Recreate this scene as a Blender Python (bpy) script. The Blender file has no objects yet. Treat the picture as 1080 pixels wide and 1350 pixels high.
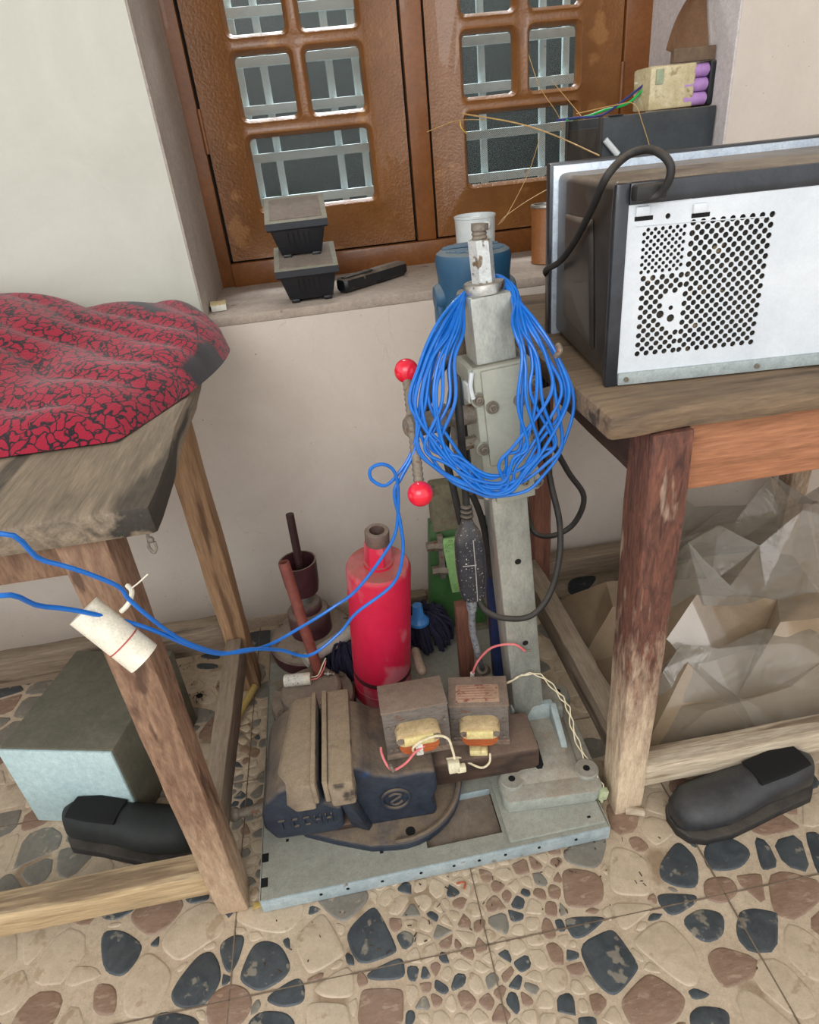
import bpy, bmesh, math, random
from mathutils import Vector, Matrix, noise
random.seed(7)
S = bpy.context.scene
COL = S.collection
# ------------------------------------------------------------------ camera
R = Matrix(((0,0,0),(0,0,0),(0,0,0)))
FPX, CX, CY = 850.0, 540.0, 675.0
def camv(px, py): return Vector((px-CX, CY-py, -FPX))
_down = camv(700, 2158).normalized()
_X = camv(10700, -909); _X = (_X - _down*_X.dot(_down)).normalized()
_up = -_down; _Y = _up.cross(_X)
R = Matrix((_X, _Y, _up))                       # world = R @ cam
CAM = Vector((0, 0, 1.1))
cd = bpy.data.cameras.new('camera'); cam = bpy.data.objects.new('camera', cd); COL.objects.link(cam)
cam.matrix_world = Matrix.Translation(CAM) @ R.to_4x4()
cd.sensor_fit = 'VERTICAL'; cd.sensor_height = 36.0; cd.sensor_width = 28.8; cd.lens = FPX/1350*36.0
cd.clip_start = 0.02; cd.clip_end = 60
S.camera = cam
def Py(px, py, y):
    r = R @ camv(px, py); return CAM + r*((y-CAM.y)/r.y)
def Pz(px, py, z):
    r = R @ camv(px, py); return CAM + r*((z-CAM.z)/r.z)
def Px(px, py, x):
    r = R @ camv(px, py); return CAM + r*((x-CAM.x)/r.x)
# ------------------------------------------------------------------ light
w = bpy.data.worlds.new('world'); S.world = w; w.use_nodes = True
bg = w.node_tree.nodes['Background']; bg.inputs[0].default_value = (0.96, 0.98, 1.0, 1); bg.inputs[1].default_value = 1.05
def area(name, loc, target, sx, sy, power, col):
    l = bpy.data.lights.new(name, 'AREA'); l.shape = 'RECTANGLE'; l.size = sx; l.size_y = sy; l.energy = power; l.color = col
    o = bpy.data.objects.new(name, l); COL.objects.link(o); o.location = loc
    o.rotation_euler = (Vector(target)-Vector(loc)).to_track_quat('-Z', 'Y').to_euler(); return o
area('added_grille_fill', (0.3, 2.9, 2.75), (0.3, 1.95, 1.2), 1.0, 0.5, 150, (0.92, 0.98, 1.0))  # added light beyond the window, aimed to brighten the grille bars
area('porch_daylight', (-0.9, -1.6, 2.4), (0.1, 1.2, 0.5), 2.2, 1.6, 34, (1.0, 0.98, 0.95))
S.view_settings.view_transform = 'Standard'; S.view_settings.look = 'None'
S.view_settings.gamma = 1.0; S.view_settings.use_curve_mapping = False; S.view_settings.exposure = 0.42

# ------------------------------------------------------------------ materials
def srgb(c):
    return tuple(((v/255)/12.92 if v/255 <= 0.04045 else ((v/255+0.055)/1.055)**2.4) for v in c) + (1,)
MATS = {}
def M(name, c1, c2=None, scale=30, stretch=(1,1,1), rough=0.6, metal=0.0, bump=0.15, bscale=None, c3=None, s3=60, t3=0.62,
      dust=0.0, dustc=(150,134,116), coat=0.0, distort=0.6, bdist=0.002, spec=0.5, grain=0.16, zfade=None, cracks=False):
    if name in MATS: return MATS[name]
    m = bpy.data.materials.new(name); m.use_nodes = True; nt = m.node_tree; N = nt.nodes; L = nt.links
    b = N['Principled BSDF']; tc = N.new('ShaderNodeTexCoord'); mp = N.new('ShaderNodeMapping')
    mp.inputs['Scale'].default_value = stretch; L.new(tc.outputs['Object'], mp.inputs['Vector'])
    n1 = N.new('ShaderNodeTexNoise'); n1.inputs['Scale'].default_value = scale; n1.inputs['Detail'].default_value = 6
    n1.inputs['Roughness'].default_value = 0.65; n1.inputs['Distortion'].default_value = distort
    L.new(mp.outputs[0], n1.inputs['Vector'])
    cr = N.new('ShaderNodeValToRGB'); cr.color_ramp.elements[0].position = 0.34; cr.color_ramp.elements[1].position = 0.66
    cr.color_ramp.elements[0].color = srgb(c1); cr.color_ramp.elements[1].color = srgb(c2 or c1)
    L.new(n1.outputs['Fac'], cr.inputs['Fac']); out = cr.outputs['Color']
    if c3:
        n3 = N.new('ShaderNodeTexNoise'); n3.inputs['Scale'].default_value = s3; n3.inputs['Detail'].default_value = 4
        L.new(mp.outputs[0], n3.inputs['Vector'])
        r3 = N.new('ShaderNodeValToRGB'); r3.color_ramp.elements[0].position = t3; r3.color_ramp.elements[1].position = t3+0.06
        L.new(n3.outputs['Fac'], r3.inputs['Fac'])
        mx = N.new('ShaderNodeMix'); mx.data_type = 'RGBA'; L.new(r3.outputs['Color'], mx.inputs['Factor'])
        L.new(out, mx.inputs['A']); mx.inputs['B'].default_value = srgb(c3); out = mx.outputs['Result']
    def mathn(op, a, b_=None, clamp=False):
        q = N.new('ShaderNodeMath'); q.operation = op; q.use_clamp = clamp
        for i_, v_ in enumerate((a, b_)):
            if v_ is None: continue
            if isinstance(v_, (int, float)): q.inputs[i_].default_value = v_
            else: L.new(v_, q.inputs[i_])
        return q.outputs[0]
    def mixc(f, a, b_, blend='MIX'):
        q = N.new('ShaderNodeMix'); q.data_type = 'RGBA'; q.blend_type = blend
        if isinstance(f, (int, float)): q.inputs['Factor'].default_value = f
        else: L.new(f, q.inputs['Factor'])
        L.new(a, q.inputs['A'])
        if isinstance(b_, tuple): q.inputs['B'].default_value = b_
        else: L.new(b_, q.inputs['B'])
        return q.outputs['Result']
    if zfade:
        sx = N.new('ShaderNodeSeparateXYZ'); L.new(tc.outputs['Object'], sx.inputs[0])
        zr = N.new('ShaderNodeMapRange'); zr.inputs['From Min'].default_value = zfade[1]; zr.inputs['From Max'].default_value = zfade[0]; L.new(sx.outputs['Z'], zr.inputs['Value'])
        zn = N.new('ShaderNodeTexNoise'); zn.inputs['Scale'].default_value = 70; zn.inputs['Detail'].default_value = 6; zn.inputs['Roughness'].default_value = 0.7
        L.new(mp.outputs[0], zn.inputs['Vector'])
        q = mathn('ADD', zr.outputs[0], zn.outputs['Fac']); rz = N.new('ShaderNodeMapRange'); rz.inputs['From Min'].default_value = 0.85; rz.inputs['From Max'].default_value = 1.35; L.new(q, rz.inputs['Value'])
        out = mixc(rz.outputs[0], out, srgb(zfade[2]))
    if cracks:
        wn = N.new('ShaderNodeTexNoise'); wn.inputs['Scale'].default_value = 5; wn.inputs['Detail'].default_value = 5; L.new(tc.outputs['Object'], wn.inputs['Vector'])
        cm = N.new('ShaderNodeMix'); cm.data_type = 'VECTOR'; cm.inputs['Factor'].default_value = 0.22; L.new(tc.outputs['Object'], cm.inputs['A']); L.new(wn.outputs['Color'], cm.inputs['B'])
        cs = N.new('ShaderNodeMapping'); cs.inputs['Scale'].default_value = (1, 1, 0.2); L.new(cm.outputs['Result'], cs.inputs['Vector'])
        vc = N.new('ShaderNodeTexVoronoi'); vc.feature = 'DISTANCE_TO_EDGE'; vc.inputs['Scale'].default_value = 11; L.new(cs.outputs[0], vc.inputs['Vector'])
        vr = N.new('ShaderNodeMapRange'); vr.inputs['From Min'].default_value = 0.001; vr.inputs['From Max'].default_value = 0.005; vr.inputs['To Min'].default_value = 1; vr.inputs['To Max'].default_value = 0; L.new(vc.outputs['Distance'], vr.inputs['Value'])
        mk = N.new('ShaderNodeTexNoise'); mk.inputs['Scale'].default_value = 4.5; L.new(tc.outputs['Object'], mk.inputs['Vector'])
        mk2 = N.new('ShaderNodeMapRange'); mk2.inputs['From Min'].default_value = 0.54; mk2.inputs['From Max'].default_value = 0.62; L.new(mk.outputs['Fac'], mk2.inputs['Value'])
        out = mixc(mathn('MULTIPLY', mathn('MULTIPLY', vr.outputs[0], mk2.outputs[0]), 0.20), out, srgb((96,84,76)))
        sp_ = N.new('ShaderNodeTexNoise'); sp_.inputs['Scale'].default_value = 130; sp_.inputs['Detail'].default_value = 1; L.new(tc.outputs['Object'], sp_.inputs['Vector'])
        sr = N.new('ShaderNodeMapRange'); sr.inputs['From Min'].default_value = 0.77; sr.inputs['From Max'].default_value = 0.79; L.new(sp_.outputs['Fac'], sr.inputs['Value'])
        out = mixc(mathn('MULTIPLY', sr.outputs[0], 0.7), out, srgb((90,76,66)))
    if dust > 0:
        g = N.new('ShaderNodeNewGeometry'); sp = N.new('ShaderNodeSeparateXYZ'); L.new(g.outputs['Normal'], sp.inputs[0])
        mr = N.new('ShaderNodeMapRange'); mr.inputs['From Min'].default_value = 0.15; mr.inputs['From Max'].default_value = 0.85
        mr.inputs['To Min'].default_value = 0.0; mr.inputs['To Max'].default_value = 1.0
        L.new(sp.outputs['Z'], mr.inputs['Value'])
        nd = N.new('ShaderNodeTexNoise'); nd.inputs['Scale'].default_value = 19; nd.inputs['Detail'].default_value = 8; nd.inputs['Roughness'].default_value = 0.68
        L.new(tc.outputs['Object'], nd.inputs['Vector'])
        ma = N.new('ShaderNodeMath'); ma.operation = 'MULTIPLY_ADD'; L.new(nd.outputs['Fac'], ma.inputs[0]); ma.inputs[1].default_value = 2.6; ma.inputs[2].default_value = -0.42
        mm = N.new('ShaderNodeMath'); mm.operation = 'MULTIPLY'; L.new(mr.outputs[0], mm.inputs[0]); L.new(ma.outputs[0], mm.inputs[1])
        m2 = N.new('ShaderNodeMath'); m2.operation = 'MULTIPLY'; m2.use_clamp = True; L.new(mm.outputs[0], m2.inputs[0]); m2.inputs[1].default_value = dust
        mx = N.new('ShaderNodeMix'); mx.data_type = 'RGBA'; L.new(m2.outputs[0], mx.inputs['Factor'])
        L.new(out, mx.inputs['A']); mx.inputs['B'].default_value = srgb(dustc); out = mx.outputs['Result']
        rr = N.new('ShaderNodeMapRange'); L.new(m2.outputs[0], rr.inputs['Value']); rr.inputs['To Min'].default_value = rough; rr.inputs['To Max'].default_value = 0.95
        L.new(rr.outputs[0], b.inputs['Roughness'])
    else: b.inputs['Roughness'].default_value = rough
    if grain > 0:
        g1 = N.new('ShaderNodeTexNoise'); g1.inputs['Scale'].default_value = 420; g1.inputs['Detail'].default_value = 3; L.new(mp.outputs[0], g1.inputs['Vector'])
        g2 = N.new('ShaderNodeTexNoise'); g2.inputs['Scale'].default_value = 85; g2.inputs['Detail'].default_value = 6; g2.inputs['Roughness'].default_value = 0.75; L.new(mp.outputs[0], g2.inputs['Vector'])
        q = mathn('ADD', mathn('SUBTRACT', g1.outputs['Fac'], 0.5), mathn('MULTIPLY', mathn('SUBTRACT', g2.outputs['Fac'], 0.5), 1.6))
        q = mathn('ADD', mathn('MULTIPLY', q, grain*3.2), 1.0)
        cb = N.new('ShaderNodeCombineColor'); [L.new(q, cb.inputs[i_]) for i_ in range(3)]
        out = mixc(1.0, out, cb.outputs[0], 'MULTIPLY')
    L.new(out, b.inputs['Base Color']); b.inputs['Metallic'].default_value = metal
    b.inputs['Coat Weight'].default_value = coat; b.inputs['Specular IOR Level'].default_value = spec
    if bump > 0:
        nb = N.new('ShaderNodeTexNoise'); nb.inputs['Scale'].default_value = bscale or scale*3; nb.inputs['Detail'].default_value = 5
        L.new(mp.outputs[0], nb.inputs['Vector'])
        bp = N.new('ShaderNodeBump'); bp.inputs['Strength'].default_value = bump; bp.inputs['Distance'].default_value = bdist
        L.new(nb.outputs['Fac'], bp.inputs['Height']); L.new(bp.outputs[0], b.inputs['Normal'])
    MATS[name] = m; return m

m_wall = M('plaster', (203,191,179), (214,203,191), scale=3, rough=0.85, bump=0.12, bscale=40, grain=0.025, cracks=True)
m_wall2 = M('plaster_left', (190,189,177), (200,199,187), scale=4, rough=0.85, bump=0.1, bscale=40, grain=0.02)
m_reveal = M('plaster_reveal_shaded', (160,148,138), (176,164,153), scale=5, rough=0.9, bump=0.12, bscale=50)  # left jamb plaster, its shade mixed into the colour
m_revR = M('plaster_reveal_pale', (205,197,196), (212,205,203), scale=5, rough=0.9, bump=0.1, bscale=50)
m_sill = M('dusty_sill', (160,146,134), (176,162,150), scale=9, rough=0.95, bump=0.3, bscale=60, c3=(126,112,100), s3=26, t3=0.66)
m_win = M('brown_enamel', (118,74,34), (138,90,46), grain=0.04, scale=7, rough=0.33, bump=0.55, bscale=170, coat=0.35, c3=(156,108,62), s3=12, t3=0.62, bdist=0.003)
m_winf = M('brown_enamel_frame', (116,68,28), (134,82,38), scale=8, rough=0.4, bump=0.3, bscale=90, coat=0.2)
m_gap = M('gap_shade', (16,12,9), grain=0.04, rough=0.9, bump=0)  # near-black that paints the shade inside the shutter gaps
m_bar = M('white_bar', (214,232,234), (226,240,240), scale=30, rough=0.5, bump=0.05, c3=(160,140,110), s3=40, t3=0.7)
m_dark = M('room_beyond_shade', (16,19,18), (24,27,25), scale=3, rough=0.9, bump=0)  # unlit look of the room beyond, put into its surface colour
m_black = M('black_plastic', (18,20,25), (27,30,36), scale=20, rough=0.4, bump=0.1, dust=0.6, c3=(96,86,72), s3=42, t3=0.66)
m_blackr = M('black_rubber', (26,25,25), (42,40,38), scale=40, rough=0.6, bump=0.1, dust=0.45, dustc=(112,102,92))
m_grille = M('stand_grey', (150,152,140), (164,165,152), grain=0.04, scale=20, rough=0.5, bump=0.12, dust=0.35, dustc=(158,146,126))
m_casting = M('casting_grey', (142,147,138), (160,164,154), scale=25, rough=0.65, bump=0.35, dust=0.75, dustc=(148,136,120), c3=(190,198,190), s3=40, t3=0.68)
m_steel = M('galv_column', (140,144,138), (180,180,170), scale=14, stretch=(1,1,0.4), rough=0.42, metal=0.35, bump=0.12, c3=(106,98,82), s3=12, t3=0.64)
m_bright = M('bright_steel', (150,148,142), (190,188,182), scale=40, rough=0.3, metal=0.8, bump=0.15, c3=(110,90,70), s3=50, t3=0.62, dust=0.5)
m_rusty = M('dull_steel', (112,104,94), (146,136,122), scale=60, rough=0.6, metal=0.4, bump=0.3, c3=(120,80,56), s3=60, t3=0.6, dust=0.4)
m_hole = M('hole_shade_black', (8,8,8), grain=0.04, rough=0.9, bump=0)  # flat black painted for the shade inside holes; also colours the beetle
m_red = M('red_paint', (210,26,64), (220,44,78), scale=9, stretch=(1,1,0.6), grain=0.05, rough=0.42, bump=0.06, c3=(214,112,122), s3=9, t3=0.50, dust=0.8, dustc=(170,112,100))
m_redball = M('red_ball', (226,20,50), (232,32,62), grain=0.04, rough=0.25, bump=0.02, coat=0.5)
m_bluecab = M('blue_cable', (8,98,186), (16,112,204), grain=0.04, scale=30, rough=0.35, bump=0.02, coat=0.2)
m_motor = M('motor_blue', (32,74,104), (42,86,116), grain=0.04, scale=10, rough=0.45, bump=0.06, dust=0.75, dustc=(120,124,122))
m_navy = M('navy_paint', (24,36,72), (34,46,84), scale=14, rough=0.5, bump=0.1, c3=(64,36,40), s3=9, t3=0.6)
m_vise = M('vise_blue_iron', (30,38,52), (46,54,66), scale=30, rough=0.5, bump=0.5, dust=0.95, dustc=(118,102,84), c3=(32,60,98), s3=12, t3=0.63)
m_visetop = M('vise_dusty', (118,104,88), (150,134,112), scale=14, rough=0.9, bump=0.5, dust=0.8, dustc=(148,130,106), c3=(70,62,54), s3=17, t3=0.60)
m_barm = M('slide_iron', (44,36,34), (82,62,50), scale=30, stretch=(0.4,1,1), rough=0.5, bump=0.3, dust=1.0, dustc=(118,98,84))
m_trafo = M('lamination', (112,96,84), (132,114,100), scale=40, rough=0.7, bump=0.3, dust=0.6, dustc=(142,122,106), c3=(104,80,64), s3=30, t3=0.6)
m_trafo2 = M('lamination_side', (92,86,80), (116,106,98), scale=60, stretch=(1,1,3), rough=0.6, bump=0.3, c3=(100,66,46), s3=40, t3=0.62)
m_bobbin = M('bobbin', (176,152,112), (200,176,134), scale=40, rough=0.6, bump=0.1, c3=(120,96,66), s3=40, t3=0.62)
m_copper = M('copper_enamel', (168,84,44), (190,104,58), scale=60, stretch=(1,1,8), rough=0.35, metal=0.3, bump=0.3)
m_conn = M('connector', (214,204,170), (226,218,188), rough=0.5, bump=0.05)
m_wirew = M('wire_cream', (214,200,164), (226,214,184), rough=0.5, bump=0.02)
m_wirep = M('wire_pink', (214,110,112), (222,124,124), rough=0.45, bump=0.02)
m_plate = M('sheet_blue_grey', (136,141,132), (152,156,146), scale=8, rough=0.5, bump=0.1, dust=0.35, dustc=(146,134,118), c3=(128,118,100), s3=14, t3=0.62)
m_platee = M('sheet_edge', (146,160,162), (166,178,180), scale=20, rough=0.45, bump=0.1, c3=(120,100,84), s3=30, t3=0.66)
m_platef = M('sheet_brown', (112,98,84), (132,118,104), scale=12, rough=0.8, bump=0.15)
m_mar = M('maroon_iron', (66,34,40), (84,48,54), scale=20, rough=0.45, bump=0.12, dust=0.95, dustc=(134,120,108))
m_mard = M('maroon_dusty', (120,106,96), (138,124,112), scale=30, rough=0.85, bump=0.3, dust=0.9, dustc=(144,130,114))
m_rod = M('rust_red_rod', (124,64,54), (140,80,68), scale=30, rough=0.6, bump=0.1)
m_rodd = M('dark_rod', (50,32,32), (66,42,40), scale=30, rough=0.5, bump=0.1)
m_green = M('green_paint', (54,92,50), (66,106,58), grain=0.04, scale=12, rough=0.4, bump=0.06, c3=(180,190,160), s3=70, t3=0.74)
m_lgreen = M('light_green', (136,180,112), (148,192,124), scale=20, rough=0.5, bump=0.1, c3=(110,96,60), s3=60, t3=0.66)
m_dustgrn = M('dusty_green_top', (104,102,82), (122,114,92), scale=20, rough=0.85, bump=0.2, c3=(96,80,66), s3=14, t3=0.6)
m_mop = M('mop_yarn', (22,22,44), (40,38,60), scale=60, rough=0.95, bump=0.5)
m_mophub = M('mop_blue', (54,120,190), (66,132,200), rough=0.4, bump=0.02)
m_pvcg = M('grey_tube', (170,164,152), (186,180,168), scale=12, rough=0.5, bump=0.1)
m_cream = M('cream_pvc', (224,216,196), (232,226,208), scale=20, rough=0.4, bump=0.06, c3=(190,168,130), s3=20, t3=0.66)
m_white = M('white_ceramic', (206,214,214), (220,226,226), grain=0.04, scale=20, rough=0.35, bump=0.05, c3=(170,168,158), s3=18, t3=0.72)
m_tin = M('brown_tin', (140,86,44), (154,100,54), scale=9, rough=0.4, bump=0.06, coat=0.2, c3=(112,30,36), s3=9, t3=0.66)
m_mwb = M('oven_black', (48,42,38), (60,54,50), scale=14, rough=0.4, bump=0.06, dust=1.0, dustc=(134,120,104), coat=0.2)
m_mww = M('oven_white', (202,208,214), (214,219,223), grain=0.04, scale=12, rough=0.4, bump=0.04, c3=(196,180,140), s3=12, t3=0.72)
m_frame = M('oven_frame', (34,36,42), (46,50,56), scale=20, rough=0.35, bump=0.05, coat=0.2)
m_silver = M('door_silver', (178,190,204), (196,206,216), scale=20, rough=0.3, metal=0.3, bump=0.02)
m_speaker = M('charcoal_box', (44,50,54), (58,64,68), scale=10, rough=0.6, bump=0.08, dust=1.0, dustc=(138,124,106))
m_speakerside = M('charcoal_side', (46,42,38), (66,58,50), scale=20, rough=0.7, bump=0.15)
m_card = M('cardboard', (150,114,84), (164,128,98), scale=8, rough=0.8, bump=0.05)
m_tape = M('yellowed_tape', (196,180,136), (216,202,164), scale=26, rough=0.3, bump=0.6, c3=(160,140,96), s3=30, t3=0.6, coat=0.5, bdist=0.004)
m_purple = M('purple_cell', (178,134,196), (190,146,206), scale=20, rough=0.35, bump=0.02)
m_match = M('match_card', (196,176,128), (214,196,150), scale=30, rough=0.7, bump=0.1, c3=(176,96,50), s3=50, t3=0.6)
m_matchw = M('match_white', (222,222,210), rough=0.6, bump=0.05)
m_bamboo = M('bamboo_yellow', (176,150,84), (196,170,104), scale=14, rough=0.45, bump=0.1)
m_straw = M('straw', (186,146,84), (204,166,106), rough=0.6, bump=0)
m_ltblue = M('pale_blue_enamel', (176,202,204), (190,212,212), scale=12, rough=0.5, bump=0.05)
m_olive = M('olive_side', (92,90,76), (108,104,88), scale=12, rough=0.8, bump=0.1)
m_seam = M('tile_seam', (104,88,72), (126,110,92), scale=40, rough=0.95, bump=0)
m_grout = M('grout', (176,156,132), (190,172,148), scale=6, rough=0.8, bump=0.2, bscale=150, c3=(146,124,100), s3=7, t3=0.6)
m_leaf = M('dry_debris', (60,46,34), (88,68,48), rough=0.9, bump=0.1)
m_greenw = M('wire_green', (40,176,84), rough=0.4, bump=0)
m_bluew = M('wire_indigo', (56,58,120), rough=0.4, bump=0)
m_label = M('pale_label', (208,204,194), (220,216,206), rough=0.6, bump=0.02, c3=(110,106,100), s3=240, t3=0.6)
m_plaque = M('dusty_plaque', (166,136,112), (184,152,126), scale=40, stretch=(1,1,4), rough=0.6, bump=0.1, c3=(140,80,66), s3=120, t3=0.6)

def wood(name, a, b, c, axis=2, scale=26, dust=0.3, bump=0.6, rough=0.75, dustc=(150,134,114), t3=0.6, zfade=None):
    st = [1.0,1.0,1.0]; st[axis] = 0.085 if zfade is None else 0.22; scale = scale*3.4
    return M(name, a, b, scale=scale, stretch=tuple(st), rough=rough, bump=bump, bscale=scale*1.6, grain=0.2, zfade=zfade, c3=c, s3=scale*0.45, t3=t3, dust=dust, dustc=dustc, bdist=0.004, distort=1.2)
w_topR = wood('bench_top_right', (88,72,58), (128,106,82), (58,46,36), axis=0, scale=16, dust=0.3, dustc=(140,118,94))
w_legR = wood('bench_leg_red', (66,40,34), (118,74,58), (150,126,108), axis=2, scale=24, dust=0, t3=0.58, zfade=(0.0,0.66,(206,184,156)))
w_apR = wood('bench_apron_dark', (48,32,28), (74,50,42), (96,72,58), axis=1, scale=22, dust=0)
w_apR2 = wood('bench_apron_orange', (148,96,66), (172,118,84), (118,74,50), axis=0, scale=20, dust=0)
w_rail = wood('bench_rail_dusty', (104,90,76), (132,116,98), (76,62,50), axis=1, scale=22, dust=0.6)
w_railx = wood('bench_rail_dusty_cross', (112,96,80), (138,120,100), (82,66,52), axis=0, scale=22, dust=0.6)
w_railw = wood('bench_rail_pale', (176,158,134), (206,192,168), (120,98,76), axis=0, scale=24, dust=0.4)
w_topL = wood('bench_top_left', (100,88,74), (142,126,106), (52,46,40), axis=1, scale=14, dust=0.2, t3=0.56)
w_legL = wood('bench_leg_left', (112,82,64), (148,118,94), (86,62,48), axis=2, scale=22, dust=0, zfade=(0.0,0.40,(184,158,130)))
w_legLb = wood('bench_leg_back', (136,102,72), (166,132,98), (104,76,52), axis=2, scale=18, dust=0)
w_railL = wood('bench_front_rail', (164,138,102), (196,172,134), (116,92,64), axis=0, scale=20, dust=0.3)
w_batten = wood('brown_batten', (104,64,50), (124,80,62), (84,52,42), axis=2, scale=22, dust=0)

def pane_mat():
    m = bpy.data.materials.new('mesh_glass'); m.use_nodes = True; nt = m.node_tree; N = nt.nodes; L = nt.links
    b = N['Principled BSDF']; b.inputs['Base Color'].default_value = srgb((70,84,82)); b.inputs['Roughness'].default_value = 0.3
    tr = N.new('ShaderNodeBsdfTransparent'); mx = N.new('ShaderNodeMixShader')
    tc = N.new('ShaderNodeTexCoord'); mp = N.new('ShaderNodeMapping'); mp.inputs['Rotation'].default_value = (0, math.radians(45), 0)
    mp.inputs['Scale'].default_value = (330, 1, 330)
    L.new(tc.outputs['Object'], mp.inputs[0]); ck = N.new('ShaderNodeTexVoronoi'); ck.inputs['Scale'].default_value = 1.0; ck.inputs['Randomness'].default_value = 0.0
    L.new(mp.outputs[0], ck.inputs['Vector'])
    r = N.new('ShaderNodeMapRange'); r.inputs['From Min'].default_value = 0.25; r.inputs['From Max'].default_value = 0.6; r.inputs['To Min'].default_value = 0.92; r.inputs['To Max'].default_value = 0.5
    L.new(ck.outputs['Distance'], r.inputs['Value'])
    L.new(r.outputs[0], mx.inputs['Fac']); L.new(b.outputs[0], mx.inputs[1]); L.new(tr.outputs[0], mx.inputs[2])
    L.new(mx.outputs[0], N['Material Output'].inputs['Surface']); return m
m_pane = pane_mat()
def film_mat():
    m = bpy.data.materials.new('clear_film'); m.use_nodes = True; nt = m.node_tree; N = nt.nodes; L = nt.links
    b = N['Principled BSDF']; b.inputs['Base Color'].default_value = srgb((158,150,136)); b.inputs['Roughness'].default_value = 0.08
    b.inputs['Coat Weight'].default_value = 1.0; b.inputs['Coat Roughness'].default_value = 0.05
    tr = N.new('ShaderNodeBsdfTransparent'); mx = N.new('ShaderNodeMixShader'); mx.inputs[0].default_value = 0.55
    tc = N.new('ShaderNodeTexCoord'); n = N.new('ShaderNodeTexNoise'); n.inputs['Scale'].default_value = 9; n.inputs['Detail'].default_value = 3; n.inputs['Distortion'].default_value = 2.0
    L.new(tc.outputs['Object'], n.inputs['Vector']); bp = N.new('ShaderNodeBump'); bp.inputs['Strength'].default_value = 0.6; bp.inputs['Distance'].default_value = 0.02
    L.new(n.outputs['Fac'], bp.inputs['Height']); L.new(bp.outputs[0], b.inputs['Normal'])
    L.new(b.outputs[0], mx.inputs[1]); L.new(tr.outputs[0], mx.inputs[2]); L.new(mx.outputs[0], N['Material Output'].inputs['Surface']); return m
m_film = film_mat()
m_bag = M('brown_sack', (138,118,94), (160,140,114), scale=6, rough=0.26, bump=0.2, bscale=14, coat=0.8, grain=0.05)
def cloth_mat():
    m = bpy.data.materials.new('red_black_weave'); m.use_nodes = True; nt = m.node_tree; N = nt.nodes; L = nt.links
    b = N['Principled BSDF']; b.inputs['Roughness'].default_value = 0.95
    tc = N.new('ShaderNodeTexCoord'); n = N.new('ShaderNodeTexNoise'); n.inputs['Scale'].default_value = 40; L.new(tc.outputs['Object'], n.inputs[0])
    mp = N.new('ShaderNodeMix'); mp.data_type = 'VECTOR'; mp.inputs['Factor'].default_value = 0.035
    L.new(tc.outputs['Object'], mp.inputs['A']); L.new(n.outputs['Color'], mp.inputs['B'])
    v = N.new('ShaderNodeTexVoronoi'); v.feature = 'DISTANCE_TO_EDGE'; v.inputs['Scale'].default_value = 58
    L.new(mp.outputs['Result'], v.inputs['Vector'])
    cr = N.new('ShaderNodeValToRGB'); cr.color_ramp.elements[0].position = 0.04; cr.color_ramp.elements[0].color = srgb((30,16,24)); cr.color_ramp.elements[1].position = 0.10; cr.color_ramp.elements[1].color = srgb((150,16,46))
    L.new(v.outputs['Distance'], cr.inputs['Fac'])
    at = N.new('ShaderNodeAttribute'); at.attribute_name = 'band'
    mx = N.new('ShaderNodeMix'); mx.data_type = 'RGBA'; L.new(at.outputs['Fac'], mx.inputs['Factor']); L.new(cr.outputs[0], mx.inputs['A']); mx.inputs['B'].default_value = srgb((34,26,32))
    L.new(mx.outputs['Result'], b.inputs['Base Color'])
    nb = N.new('ShaderNodeTexNoise'); nb.inputs['Scale'].default_value = 400; L.new(tc.outputs['Object'], nb.inputs[0])
    bp = N.new('ShaderNodeBump'); bp.inputs['Strength'].default_value = 0.6; bp.inputs['Distance'].default_value = 0.002; L.new(nb.outputs['Fac'], bp.inputs['Height']); L.new(bp.outputs[0], b.inputs['Normal'])
    b.inputs['Sheen Weight'].default_value = 0.2
    return m
m_cloth = cloth_mat()
def stone_mat(name, a, b_, vein, wood_like=False):
    return M(name, a, b_, scale=28, grain=0.1, stretch=(1,2.2,1) if wood_like else (1,1,1), rough=0.42, bump=0.5, bscale=70, c3=vein, s3=45, t3=0.6, distort=1.5, bdist=0.002)
st_dark = stone_mat('stone_slate', (56,62,66), (74,79,82), (128,122,110))
st_brown = stone_mat('stone_brown', (128,102,84), (144,118,100), (156,134,114), True)
st_beige = stone_mat('stone_beige', (180,162,138), (192,174,150), (168,148,122))
st_grey = stone_mat('stone_grey', (112,108,98), (128,122,112), (150,138,120))

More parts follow.
